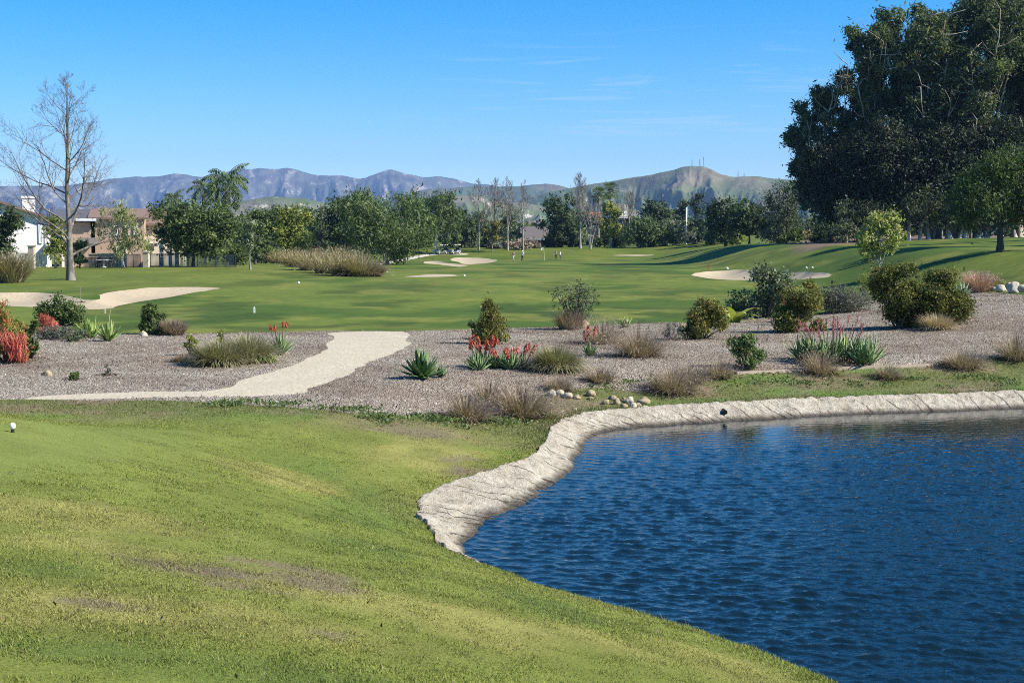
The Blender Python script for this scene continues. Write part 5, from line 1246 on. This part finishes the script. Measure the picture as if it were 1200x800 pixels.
# far wood behind everything, one mass
def far_wood():
    r = np.random.default_rng(555); b = MB()
    for k in range(150):
        px = -120+1500*k/150+r.normal()*4; Y = r.uniform(345, 398); p = P_at(px, Y); s = mpp(p); top = (257+r.normal()*6) if not 150 < px < 480 else (254+r.normal()*6)
        hh = max(top_h(px, top, Y, p), 2); w_ = r.uniform(16, 30)*s
        LB = [(p[0]+a, p[1]+c, p[2]+d, e, f, g) for a, c, d, e, f, g in rand_lobes(w_, hh, 0, 5, r)]
        C, d = lobes_points(LB, 90, r, .5); i = np.repeat(np.arange(90), 7); P = C[i]+r.normal(size=(630, 3))*.09*w_
        V, f = leaf_quads(P, 5*s, .5, r, None, 0, unit(d[i]+.01), .35); b.add(V, f, np.repeat(np.clip(.45+.25*r.normal(size=90)[i]+r.normal()*.12, 0, 1), 4))
    kind(b.build('far_wood', L_OLIVE), 'stuff')
far_wood()
# --- tall ornamental grasses
PG = 'tall tan grasses on the left lawn'
for i, (px, py, w, h, lab) in enumerate([(312, 305, 36, 15, 'short tan grass clump at the left end of the grass bank'), (330, 309, 38, 19, 'tan grass clump second from the left in the bank'), (348, 313, 40, 23, 'tan grass clump left of the middle of the bank'), (366, 317, 42, 26, 'tall tan grass clump in the middle of the bank'), (385, 320, 44, 30, 'tallest tan grass clump, right of the middle'), (404, 323, 44, 31, 'wide tan grass clump above the fairway edge'), (423, 324, 40, 29, 'tan grass clump next to the brown end clump'), (438, 324, 26, 20, 'small reddish brown grass clump at the right end of the bank'),
        (338, 303, 40, 16, 'tan grass clump at the back left of the bank'), (372, 308, 42, 22, 'tan grass clump at the back middle of the bank'), (400, 312, 40, 23, 'tan grass clump at the back right of the bank')]):
    tuft('tall_grass', lab, 'ornamental grass', px, py, w, h*(.92+.2*((i*37)%7)/7), G_TAN if i != 7 else G_MUHLY, 500+i, 700, .05, PG, 1.5, .9, .2, fuzz=350)
tuft('tall_grass', 'isolated tan pampas clump at the left edge of the lawn', 'ornamental grass', 12, 331, 40, 36, G_TAN, 520, 1500, .05, PG, .9, .9, .25, fuzz=300)
for i, px in enumerate((936, 948)):
    tuft('tall_grass', ['straw coloured grass clump left of its twin under the pine', 'straw coloured grass clump right of its twin under the pine'][i], 'ornamental grass', px, 281, 18, 13, G_STRAW, 525+i, 600, .07, 'straw grasses under the pine', .8, .8, .3)

# ================================================================== houses
def XZ(px, py, Y):
    d = ray(px, py); t = Y/d[1]; return d[0]*t, EYE[2]+d[2]*t
STUCCO_W = plain('white_stucco', (.72, .71, .68), .9, .1, .06); STUCCO_T = plain('tan_stucco', (.46, .33, .25), .9, .1, .08); STUCCO_C = plain('cream_stucco', (.62, .54, .42), .9, .1, .07)
ROOF_B = plain('brown_roof_tile', (.21, .15, .12), .9, .1, .25, 8); ROOF_G = plain('grey_roof_tile', (.10, .105, .125), .85, .2, .2, 8); ROOF_L = plain('weathered_roof', (.145, .13, .12), .9, .1, .15, 3); ROOF_R = plain('red_roof_tile', (.36, .15, .11), .9, .1, .2, 6)
GLASS = plain('window_glass', (.035, .05, .06), .08, .6, .02); DARKW = plain('near_black_wall', (.06, .055, .055), .8, .2); TRIM = plain('white_trim', (.76, .75, .72), .6, .3, .03)
IRON = plain('dark_green_metal', (.035, .055, .055), .5, .4); BLOCK = plain('tan_block', (.48, .41, .31), .9, .1, .12, 9)
def window(parent, px0, px1, py0, py1, Y, base, frame=TRIM, panes=2):
    x0, z1 = XZ(px0, py0, Y); x1, z0 = XZ(px1, py1, Y); cx, cz = (x0+x1)/2-base[0], (z0+z1)/2-base[2]; w, h = x1-x0, z1-z0; y = Y-base[1]
    f = MB(); t = .11
    for a, c, e, g in ((cx, cz+h/2-t/2, w, t), (cx, cz-h/2+t/2, w, t), (cx-w/2+t/2, cz, t, h-2*t), (cx+w/2-t/2, cz, t, h-2*t)): f.box((a, y-.05, c), (e, .16, g))
    for k in range(1, panes): f.box((cx-w/2+w*k/panes, y-.04, cz), (.06, .10, h-2*t))
    fr = f.build('window', frame, parent); MB().box((cx, y-.012, cz), (w-2*t+.01, .05, h-2*t+.01)).build('pane', GLASS, fr)
def gable(b, x0, x1, y0, y1, ze, zr, over=.5, th=.22, axis='y'):
    """two roof planes, ridge along y or x"""
    if axis == 'y':
        xm = (x0+x1)/2; sl = (zr-ze)/(xm-x0)
        for a, s_ in ((x0-over, 1), (x1+over, -1)):
            b.prism([(a, ze-over*sl), (xm, zr), (xm, zr+th), (a, ze-over*sl+th)] if s_ > 0 else [(xm, zr+.002), (a, ze-over*sl), (a, ze-over*sl+th), (xm, zr+th+.002)], y0-over, y1+over, 'xz')
    else:
        ym = (y0+y1)/2; sl = (zr-ze)/(ym-y0)
        b.prism([(y0-over, ze-over*sl), (ym, zr), (ym, zr+th), (y0-over, ze-over*sl+th)], x0-over, x1+over, 'yz')
        b.prism([(ym, zr+.002), (y1+over, ze-over*sl), (y1+over, ze-over*sl+th), (ym, zr+th+.002)], x0-over, x1+over, 'yz')
# white house
Y = 146; base = P_at(20, Y); t = thing('white_house', 'two storey white stucco house with brown roof and chimney at the left edge', 'house', base, None, 0.42)
xl, _ = XZ(-75, 300, Y); xr, ze = XZ(50, 258, Y); _, zr = XZ(-12, 236, Y); xl -= base[0]; xr -= base[0]; ze -= base[2]; zr -= base[2]
b = MB(); xm = (xl+xr)/2; b.prism([(xl, -.3), (xr, -.3), (xr, ze), (xm, zr-.05), (xl, ze)], 0, 11, 'xz')
x2, ze2 = XZ(66, 262, Y+4); x2 -= base[0]; ze2 -= base[2]; b.box(((xr+x2)/2+.001, 7.5, ze2/2-.15), (x2-xr-.004, 7, ze2+.3)); b.build('wall', STUCCO_W, t)
b = MB(); gable(b, xl, xr, 0, 11, ze, zr, .6); b.build('roof', ROOF_B, t)
b = MB(); b.prism([(4.0, ze2-.35), (7.6, ze2+1.5), (7.6, ze2+1.72), (4.0, ze2-.13)], xr+.62, x2+.6, 'yz'); b.build('roof', ROOF_B, t)
cx, cz = XZ(33, 240, Y+5); dx_, dy_ = cx-base[0]-.7, 5.0; cr_, sr_ = math.cos(.42), math.sin(.42); lx_, ly_ = dx_*cr_+dy_*sr_, -dx_*sr_+dy_*cr_
ch = MB(); ch.box((lx_, ly_, cz-base[2]-1.6), (1.35, 1.0, 4.6)); c_ = ch.build('chimney', STUCCO_W, t); MB().box((lx_, ly_, cz-base[2]+.8), (1.6, 1.25, .22)).build('chimney_cap', TRIM, c_)
for a in ((36, 41, 262, 285), (43, 47.5, 262, 285), (27, 31, 296, 311), (36, 41, 296, 312)): window(t, *a, Y-.005, base)
window(t, 51, 58, 266, 280, Y+4-.005, base)
xb0, zb_ = XZ(37, 288, Y-1.6); xb1, _ = XZ(58, 288, Y-1.6); bb = MB(); bb.box(((xb0+xb1)/2-base[0], -.85, zb_-base[2]), (xb1-xb0, 1.65, .3)); bl = bb.build('balcony', TRIM, t)
rl = MB()
for k in range(15): rl.box((xb0+.08+(xb1-xb0-.16)*k/14-base[0], -1.6, zb_-base[2]+.65), (.03, .03, 1.0))
rl.box(((xb0+xb1)/2-base[0], -1.6, zb_-base[2]+1.17), (xb1-xb0, .06, .06)); rl.build('railing', IRON, bl)
for k in (0, 1):
    MB().box((xb0+.2+(xb1-xb0-.4)*k-base[0], -1.5, (zb_-base[2])/2-.2), (.26, .26, zb_-base[2]-.1)).build('porch_post', TRIM, t)
t.location.x += .7
# tan house
Y = 152; base = P_at(115, Y); t = thing('tan_house', 'tan stucco two storey house with dark roof behind the willow', 'house', base, None, 0.22)
def bx(px0, px1, py0, Yf, dep, m, nm='wall', b=None):
    x0, z1 = XZ(px0, py0, Yf); x1, _ = XZ(px1, py0, Yf); (b or MB()).box(((x0+x1)/2-base[0], Yf-base[1]+dep/2, (z1-base[2])/2-.2), (x1-x0, dep, z1-base[2]+.4)); return x0-base[0], x1-base[0], z1-base[2]
b = MB(); l0, l1, lz = bx(70, 106, 259, Y, 9, None, b=b); r0_, r1_, rz_ = bx(112, 168, 256, Y+.4, 9, None, b=b); b.build('wall', STUCCO_T, t)
b = MB(); bx(106.2, 111.8, 257, Y+2.2, 6, None, b=b); b.build('recess', DARKW, t)  # set-back strip between the wall blocks, coloured near black
b = MB(); gable(b, l0, l1+.3, 0, 9, lz, lz+1.15, .6, axis='x'); b.build('roof', ROOF_G, t)
b = MB(); gable(b, r0_-.2, r1_, .4, 9.4, rz_, rz_+.95, .5, axis='x'); b.build('roof', ROOF_B, t)
x0, z0 = XZ(88, 257.5, Y-.7); x1, _ = XZ(111, 257.5, Y-.7); MB().box(((x0+x1)/2-base[0], -.72, z0-base[2]), (x1-x0, .1, .28)).build('fascia', TRIM, t)
x0, z0 = XZ(92, 284, Y-.7); x1, _ = XZ(112, 284, Y-.7); b = MB(); b.prism([(-1.5, z0-base[2]-.25), (-.01, z0-base[2]+.35), (-.01, z0-base[2]+.5), (-1.5, z0-base[2]-.1)], x0-base[0], x1-base[0], 'yz'); b.build('porch_roof', ROOF_L, t)
for a in ((136, 148.5, 289, 301), (134, 139, 264, 276), (146, 151, 264, 276), (156, 161, 264, 276)): window(t, *a, Y+.395, base)
window(t, 76, 84, 268, 280, Y-.005, base)
# cream house with pergola
Y = 156; base = P_at(188, Y); t = thing('cream_house', 'cream and white house with brown roof and a stepped white wall behind the pergola', 'house', base, None, 0.22)
b = MB(); a0, a1, az_ = bx(164, 216, 262, Y+3, 8, None, b=b); b.build('wall', STUCCO_C, t)
b = MB(); gable(b, a0, a1, 3, 11, az_, az_+1.2, .6, axis='x'); b.build('roof', ROOF_B, t)
b = MB()
for p0, p1, py in ((166, 172, 272), (172, 177, 278), (177, 184, 283)): bx(p0, p1-.05, py, Y+1.5, .4, None, b=b)
b.build('stepped_wall', STUCCO_W, t)
x0, z0 = XZ(154, 287, Y-1.5); x1, _ = XZ(181, 287, Y-1.5); MB().box(((x0+x1)/2-base[0], 0, z0-base[2]), (x1-x0, 3.4, .35)).build('porch_roof', ROOF_L, t)
x0, z0 = XZ(156, 291, Y+1.5); x1, z1 = XZ(166, 311, Y+1.5); dr = MB().box(((x0+x1)/2-base[0], 1.55, (z0-base[2])/2), (x1-x0, .12, z0-base[2])).build('door', plain('teal_door', (.025, .06, .065), .4), t)
for px in (155, 168): x0, z0 = XZ(px, 289, Y-1.4); MB().box((x0-base[0], -1.4, (z0-base[2])/2-.15), (.28, .28, z0-base[2]-.1)).build('porch_post', TRIM, t)
window(t, 196, 204, 268, 280, Y+2.995, base)
# pergola
Y = 150; base = P_at(198, Y); t = thing('pergola', 'white wooden pergola with thick posts beside the cream house', 'pergola', base)
for px, yo in ((189, 0), (199.5, 0), (207, 0), (189, 3.5), (207, 3.5)):
    x0, z0 = XZ(px, 286, Y); MB().box((x0-base[0], yo, (z0-base[2])/2-.1), (.34, .34, z0-base[2]+.2)).build('post', TRIM, t)
x0, z0 = XZ(186, 285, Y); x1, _ = XZ(210.5, 285, Y)
for yo in (0, 3.5): MB().box(((x0+x1)/2-base[0], yo, z0-base[2]+.12), (x1-x0, .16, .3)).build('beam', TRIM, t)
b = MB()
for k in range(9): b.box((x0-base[0]+.2+(x1-x0-.4)*k/8, 1.75, z0-base[2]+.36), (.08, 4.6, .18))
b.build('rafters', TRIM, t)
# block pillars and mesh fence
for px, Yp, py, lab in ((37, 138, 289, 'tan block pillar in front of the white house'), (171, 143, 296, 'tan block pillar left of the pergola')):
    p = P_at(px, Yp); hh = top_h(px, py, Yp, p); t = thing('block_pillar', lab, 'pillar', p, 'tan block pillars of the garden fence')
    MB().box((0, 0, hh/2-.15), (.55, .55, hh+.3)).build('shaft', BLOCK, t); MB().box((0, 0, hh+.06), (.68, .68, .12)).build('cap', BLOCK, t)
def fence(label, pxs, Y, top):
    pts = [P_at(a, Y) for a in pxs]; t = thing('mesh_fence', label, 'fence', pts[0], 'dark mesh fences along the gardens'); o = pts[0]; hh = top_h(pxs[len(pxs)//2], top, Y, pts[len(pxs)//2])
    m, nt = mat('fence_mesh'); pp = pos(nt); sx_ = nd(nt, 'ShaderNodeSeparateXYZ', {0: pp})
    gx = math_(nt, 'LESS_THAN', math_(nt, 'FRACT', math_(nt, 'MULTIPLY', sx_.outputs[0], 9)), .36); gz = math_(nt, 'LESS_THAN', math_(nt, 'FRACT', math_(nt, 'MULTIPLY', sx_.outputs[2], 9)), .30)
    tr = nd(nt, 'ShaderNodeBsdfTransparent').outputs[0]
    out(nt, nd(nt, 'ShaderNodeMixShader', {0: math_(nt, 'MAXIMUM', gx, gz), 1: tr, 2: princ(nt, (.035, .06, .062), .5, .4)}).outputs[0])
    b = MB(); r_ = MB()
    for a, c in zip(pts[:-1], pts[1:]):
        V = np.array([a-o, c-o, c-o+[0, 0, hh], a-o+[0, 0, hh]]); V[:2, 2] -= .02
        b.add(V, [(0, 1, 2, 3)]); r_.tube([a-o+[0, 0, hh], c-o+[0, 0, hh]], .03, 5)
    b.build('mesh_panel', m, t); r_.build('top_rail', IRON, t)
    for a in pts: MB().tube([a-o-[0, 0, .1], a-o+[0, 0, hh+.05]], .04, 6).build('post', IRON, t)
fence('dark mesh fence running behind the broad tree to the palms', [176, 187, 198, 209, 220, 231, 242, 253, 264, 276], 145, 297.5)
fence('dark mesh fence in front of the cream house door', [148, 156, 164], 143.5, 298)
fence('dark mesh fence in front of the white house', [22, 29, 34], 138.5, 297)
fence('dark mesh fence in front of the tan house by the patio chairs', [98, 106, 114, 122, 130, 138, 146], 144.5, 302)
p = P_at(126, 147); t = thing('garden_wall', 'low tan garden wall behind the patio chairs', 'wall', p); x0, z0 = XZ(104, 298, 147); x1, _ = XZ(148, 298, 147)
MB().box((0, 0, (z0-p[2])/2-.1), (x1-x0, .3, z0-p[2]+.2)).build('wall', STUCCO_T, t); MB().box((0, 0, z0-p[2]+.05), (x1-x0+.1, .42, .12)).build('coping', BLOCK, t)
# patio furniture
IRB = plain('black_metal', (.02, .02, .02), .5, .4)
def chair(label, px, Y, rz):
    p = P_at(px, Y); t = thing('patio_chair', label, 'chair', p, 'black patio chairs by the tan house', rz)
    MB().box((0, 0, .44), (.52, .52, .06)).build('seat', IRB, t); b = MB()
    for k in range(6): b.box((-.2+.08*k, .25, .75), (.04, .03, .5))
    b.box((0, .25, 1.0), (.52, .04, .06)); b.build('backrest', IRB, t)
    for sx_ in (-1, 1):
        for sy in (-1, 1): MB().box((.23*sx_, .23*sy, .205), (.04, .04, .41)).build('leg', IRB, t)
for px, Y, rz, lab in ((109, 142.3, .3, 'black patio chair at the left end of the row'), (115, 142.6, -.2, 'black patio chair left of the white table'), (122, 142.0, .5, 'black patio chair right of the white table'), (127.5, 142.5, -.4, 'black patio chair at the right end of the row'), (118, 144.0, 3.1, 'black patio chair behind the white table')): chair(lab, px, Y, rz)
p = P_at(121, 143.2); t = thing('patio_table', 'white patio table among the black chairs', 'table', p); MB().lathe([(.001, .70), (.75, .70), (.78, .73), (.75, .76), (.001, .76)], 24).build('tabletop', M_WHITE, t); MB().tube([(0, 0, 0), (0, 0, .7)], [.07, .05], 10).build('pedestal', M_WHITE, t); MB().lathe([(.001, 0), (.32, 0), (.3, .05), (.08, .09)], 20).build('foot', M_WHITE, t)
# far houses in the trees
for px0, px1, Y, ev, rg, rm, lab in ((612, 641, 322, 279, 266, ROOF_L, 'low house with weathered grey roof behind the golfers'), (689, 703, 336, 257, 249, ROOF_R, 'red roof glimpsed below the fan palms'), (720, 733, 338, 254, 248, plain('white_roof', (.50, .48, .45), .8), 'house with white roof glimpsed right of the yellow green tree'), (783, 800, 336, 267, 259, ROOF_L, 'small house glimpsed left of the pale pole')):
    pm = (px0+px1)/2; base = P_at(pm, Y); x0, ze = XZ(px0, ev, Y); x1, _ = XZ(px1, ev, Y); _, zr = XZ(pm, rg, Y); t = thing('far_house', lab, 'house', base, 'houses among the far trees'); w_ = x1-x0; ze -= base[2]; zr -= base[2]
    MB().box((0, 4, ze/2-.2), (w_, 8, ze+.4)).build('wall', DARKW, t); b = MB(); gable(b, -w_/2, w_/2, 0, 8, ze, zr, .5, axis='x'); b.build('roof', rm, t)
    window(t, pm-3, pm+3, ev+3, ev+8, Y-.005, base); 
    MB().box((0, -.52, ze-.28), (w_+1, .08, .22)).build('fascia', TRIM, t)

# ================================================================== people, carts, markers
SKIN = plain('skin', (.42, .26, .18), .6, .3, .05); HAIR = plain('hair', (.05, .035, .025), .7)
def person(label, px, py, rz, shirt, pants, hat, pose=0, hgt=1.75):
    p = G(px, py); t = thing('person', label, 'person', p, 'golfers on the far green', rz)
    J = {'pel': (0, 0, .93), 'sp': (0, .01, 1.15), 'ch': (0, .0, 1.36), 'nk': (0, .0, 1.50), 'hd': (0, .02, 1.60), 'tp': (0, .02, 1.72)}
    st = .16 if pose == 1 else .03; E_ = [('pel', 'sp'), ('sp', 'ch'), ('ch', 'nk'), ('nk', 'hd'), ('hd', 'tp')]
    for s_, n_ in ((-1, 'l'), (1, 'r')):
        J[n_+'h'] = (.10*s_, 0, .90); J[n_+'k'] = (.11*s_, st*s_*.8+.03, .50); J[n_+'a'] = (.12*s_, st*s_*1.6-.02, .09); J[n_+'f'] = (.13*s_, st*s_*1.6+.16, .04)
        J[n_+'s'] = (.19*s_, 0, 1.42); 
        if pose == 2: J[n_+'e'] = (.22*s_, .12, 1.18); J[n_+'w'] = (.06*s_, .30, 1.02); J[n_+'n'] = (.03*s_, .36, .95)
        else: J[n_+'e'] = (.25*s_, -.02-st*s_*.5, 1.14); J[n_+'w'] = (.25*s_, .05-st*s_, .90); J[n_+'n'] = (.25*s_, .08-st*s_, .81)
        E_ += [('pel', n_+'h'), (n_+'h', n_+'k'), (n_+'k', n_+'a'), (n_+'a', n_+'f'), ('ch', n_+'s'), (n_+'s', n_+'e'), (n_+'e', n_+'w'), (n_+'w', n_+'n')]
    rad = {'pel': (.16, .12), 'sp': (.145, .105), 'ch': (.165, .115), 'nk': (.055, .055), 'hd': (.085, .10), 'tp': (.07, .08)}
    for n_ in 'lr': rad.update({n_+'h': (.095, .10), n_+'k': (.065, .065), n_+'a': (.042, .045), n_+'f': (.04, .03), n_+'s': (.065, .065), n_+'e': (.045, .045), n_+'w': (.034, .03), n_+'n': (.04, .03)})
    names = list(J); me = bpy.data.meshes.new('person'); me.from_pydata([J[k] for k in names], [(names.index(a), names.index(b_)) for a, b_ in E_], [])
    o = bpy.data.objects.new('body', me); COL.objects.link(o); o.parent = t
    md = o.modifiers.new('skin', 'SKIN'); md.use_smooth_shade = True
    for k, v in zip(names, me.skin_vertices[0].data): v.radius = rad[k]; v.use_root = (k == 'pel')
    sb = o.modifiers.new('sub', 'SUBSURF'); sb.levels = sb.render_levels = 1
    dg = bpy.context.evaluated_depsgraph_get(); em = bpy.data.meshes.new_from_object(o.evaluated_get(dg)); o.modifiers.clear(); o.data = em
    em.materials.clear()
    for m in (SKIN, shirt, pants, HAIR, plain('shoe', (.12, .11, .10))): em.materials.append(m)
    for f in em.polygons:
        c = f.center
        if c.z < .075: i = 4
        elif c.z < .95 and abs(c.x) < .2 and not (c.y > .2 and c.z > .6): i = 2
        elif c.z < 1.485 and not (c.z < 1.08 and (abs(c.x) > .2 or c.y > .17)): i = 1
        elif c.z > 1.66 or (c.z > 1.55 and c.y < -.03): i = 3
        else: i = 0
        f.material_index = i; f.use_smooth = True
    if hat is not None:
        h_ = MB().lathe([(.001, 1.80), (.07, 1.79), (.105, 1.74), (.112, 1.68), (.17, 1.665), (.17, 1.655), (.108, 1.65)], 14).build('cap', hat, t, True); h_.location = (0, .02, 0)
    t.scale = (hgt/1.76,)*3
    return t
C_ = lambda n, c: plain(n, c, .85, .1, .06)
person('golfer in brown top and light trousers walking left of the flag', 602, 306, .6, C_('brown_shirt', (.20, .14, .11)), C_('light_trousers', (.50, .47, .42)), None, 1, 1.8)
person('golfer in white shirt and cap with dark trousers left of the flag', 612, 306, -.8, C_('white_shirt', (.75, .75, .74)), C_('black_trousers', (.03, .03, .035)), M_WHITE, 0, 1.8)
person('golfer in tan top and black trousers right of the flag', 651.3, 304.3, 2.6, C_('tan_shirt', (.55, .37, .26)), C_('black_trousers', (.03, .03, .035)), None, 2, 1.75)
person('golfer in pale blue grey top with dark trousers, rightmost on the green', 656.6, 304.3, 1.2, C_('pale_shirt', (.58, .60, .62)), C_('navy_trousers', (.04, .045, .06)), C_('navy_cap', (.05, .06, .1)), 0, 1.72)
p = G(638, 305.2); t = thing('flagstick', 'pale yellow flagstick with a small white flag between the golfers', 'flag', p); hh = 2.25
MB().tube([(0, 0, -.1), (-.06, 0, hh/2), (-.16, 0, hh)], .035, 8).build('pole', plain('yellow_pole', (.62, .60, .34)), t)
q = np.linspace(0, 1, 7); V = np.concatenate([np.column_stack([-.16-.0*q-.42*q, .05*np.sin(q*5), hh-.02-.08*q+z_+0*q]) for z_ in (0, -.36)])
b = MB().add(V, [(i, i+1, 8+i, 7+i) for i in range(6)]); b.build('flag', M_WHITE, t)
CB = plain('cart_body', (.30, .30, .29), .35, .5, .03); CR = plain('cart_canopy', (.66, .60, .48), .5, .4, .04); CS = plain('cart_seat', (.03, .03, .03), .7); TY = plain('tyre_rubber', (.02, .02, .02), .8); RIM = plain('wheel_rim', (.6, .6, .58), .4, .5)
def cart(label, px, py, rz):
    p = G(px, py); t = thing('golf_cart', label, 'golf cart', p, 'golf carts parked by the cart path', rz)
    MB().prism([(-1.15, .30), (1.10, .30), (1.22, .55), (1.05, .80), (.72, .92), (.62, .42), (-.05, .42), (-.12, .70), (-.95, .78), (-1.18, .62)], -.55, .55, 'xz').build('body', CB, t)
    MB().box((-.40, 0, .80), (.55, 1.0, .16)).build('seat', CS, t); MB().box((-.68, 0, 1.08), (.12, 1.0, .46)).build('backrest', CS, t)
    MB().box((-.20, 0, 1.88), (1.75, 1.18, .09), taper=.94).build('canopy', CR, t)
    for x0, x1 in ((.74, .55), (-.95, -.92)):
        for y in (-.5, .5): MB().tube([(x0, y, .8), (x1, y, 1.84)], .025, 6).build('canopy_post', CS, t)
    MB().box((-1.12, 0, .95), (.34, .7, .75), taper=.85).build('golf_bags', plain('bag_fabric', (.05, .06, .10)), t)
    w_ = MB(); a = np.linspace(0, 2*PI, 13); w_.tube(np.column_stack([.0*a, .17*np.cos(a), .17*np.sin(a)]), .018, 5, cap=False); sw = w_.build('steering_wheel', CS, t); sw.location = (.38, .24, 1.08); sw.rotation_euler = (0, -.7, 0)
    for x in (.80, -.78):
        for y in (-.52, .52):
            w = MB().lathe([(.14, -.09), (.215, -.08), (.225, 0), (.215, .08), (.14, .09)], 16).build('wheel', TY, t, True); w.location = (x, y, .225); w.rotation_euler = (PI/2, 0, 0)
            MB().lathe([(.001, -.07), (.14, -.065), (.14, .065), (.001, .07)], 14).build('rim', RIM, w)
    for y in (-.36, .36): MB().lathe([(.001, 0), (.07, 0), (.05, .05), (.001, .055)], 10).build('headlight', GLASS, t).matrix_local = __import__('mathutils').Matrix.Translation((1.17, y, .62)) @ __import__('mathutils').Matrix.Rotation(PI/2, 4, 'Y')
cart('left golf cart with tan canopy parked under the pepper tree', 518, 297.8, PI+.5)
cart('right golf cart with tan canopy parked beside its twin', 533, 297.6, PI+.7)
def ball_marker(label, px, py, r_=.13, m=M_WHITE):
    p = G(px, py); t = thing('yardage_marker', label, 'marker', p, 'small white markers on the fairway')
    MB().lathe([(.001, -.06)]+[(r_*math.sin(a), r_-.03-r_*math.cos(a)) for a in np.linspace(.3, PI-.05, 10)], 16).build('ball', m, t, True)
ball_marker('white ball marker on the lawn below the tall grasses', 350, 332.5, .10); ball_marker('white ball marker in the middle of the fairway', 544, 324, .11); ball_marker('white marker at the top edge of the right bunker', 852, 316, .15)
ball_marker('white marker left of two at the right end of the bunker', 945, 314.6, .09); ball_marker('white marker right of two at the right end of the bunker', 952, 314.6, .09)
def stake(label, px, py, h, m, w=.06):
    p = G(px, py); t = thing('marker_stake', label, 'stake', p); hh = h*mpp(p)
    MB().box((0, 0, hh/2-.05), (w, w, hh+.1)).build('post', m, t); MB().box((0, 0, hh+.02), (w*.8, w*.8, .04), taper=.3).build('tip', m, t)
stake('short white stake on the fairway above the deer grass', 298, 366.5, 6, M_WHITE, .07); stake('short pale stake below the left bunker', 123, 367, 5, plain('pale_wood', (.5, .45, .36)), .05)
stake('reddish stake at the left of the right bunker', 830, 316, 8, plain('red_stake', (.35, .10, .06)), .08); stake('small dark post right of the bunker on the shaded fairway', 975, 333, 4, IRB, .12)
p = G(94, 354.5); t = thing('bunker_rake', 'thin rake handle standing in the left bunker', 'rake', p); MB().tube([(0, 0, -.05), (.03, 0, .85)], .016, 6).build('handle', plain('rake_handle', (.20, .17, .12)), t); b = MB().box((.02, 0, .02), (.5, .05, .04)); b.build('head', IRB, t)
p = P_at(804, 296); hh = top_h(804, 243, 296, p); t = thing('utility_pole', 'tall pale straight pole in front of the pines', 'pole', p); MB().tube([(0, 0, -.3), (0, 0, hh)], [.22, .15], 10).build('shaft', plain('pale_pole', (.62, .58, .50), .8), t, True); MB().box((0, 0, hh*.93), (1.2, .1, .12)).build('crossarm', plain('pole_arm', (.4, .36, .3)), t)
# masts on the hill
for px, t_py, b_py, lab in ((811, 187, 193.6, 'thin radio mast at the left on the hill summit'), (820, 186.5, 193.6, 'shorter radio mast in the middle of the summit'), (824.5, 184, 193.6, 'tallest radio mast on the hill summit'), (865, 201, 206, 'small mast on the shoulder of the antenna hill'), (872, 203, 206.5, 'second small mast on the shoulder of the hill')):
    Y = 3600*math.cos(slope_of(px, b_py)[0]); x0, z1 = XZ(px, t_py, Y); _, z0 = XZ(px, b_py, Y); hh = z1-z0; t = thing('radio_mast', lab, 'mast', (x0, Y, z0-6), 'radio masts on the right hill')
    b = MB()
    for k in range(3): a = k*2*PI/3; b.tube([(1.6*math.cos(a), 1.6*math.sin(a), 0), (.5*math.cos(a), .5*math.sin(a), hh+6)], .28, 4)
    for k in range(8): z_ = (k+.5)/8*(hh+6); rr = 1.6-1.1*(k+.5)/8; b.tube([(rr*math.cos(a), rr*math.sin(a), z_) for a in np.linspace(0, 2*PI, 4)], .18, 3, cap=False)
    b.build('lattice', plain('mast_steel', (.20, .16, .15)), t); MB().lathe([(.001, 0), (1.1, .1), (1.2, .6), (.001, .8)], 10, (0, 0, hh*.75+4)).build('antenna', plain('antenna_white', (.6, .6, .6)), t)
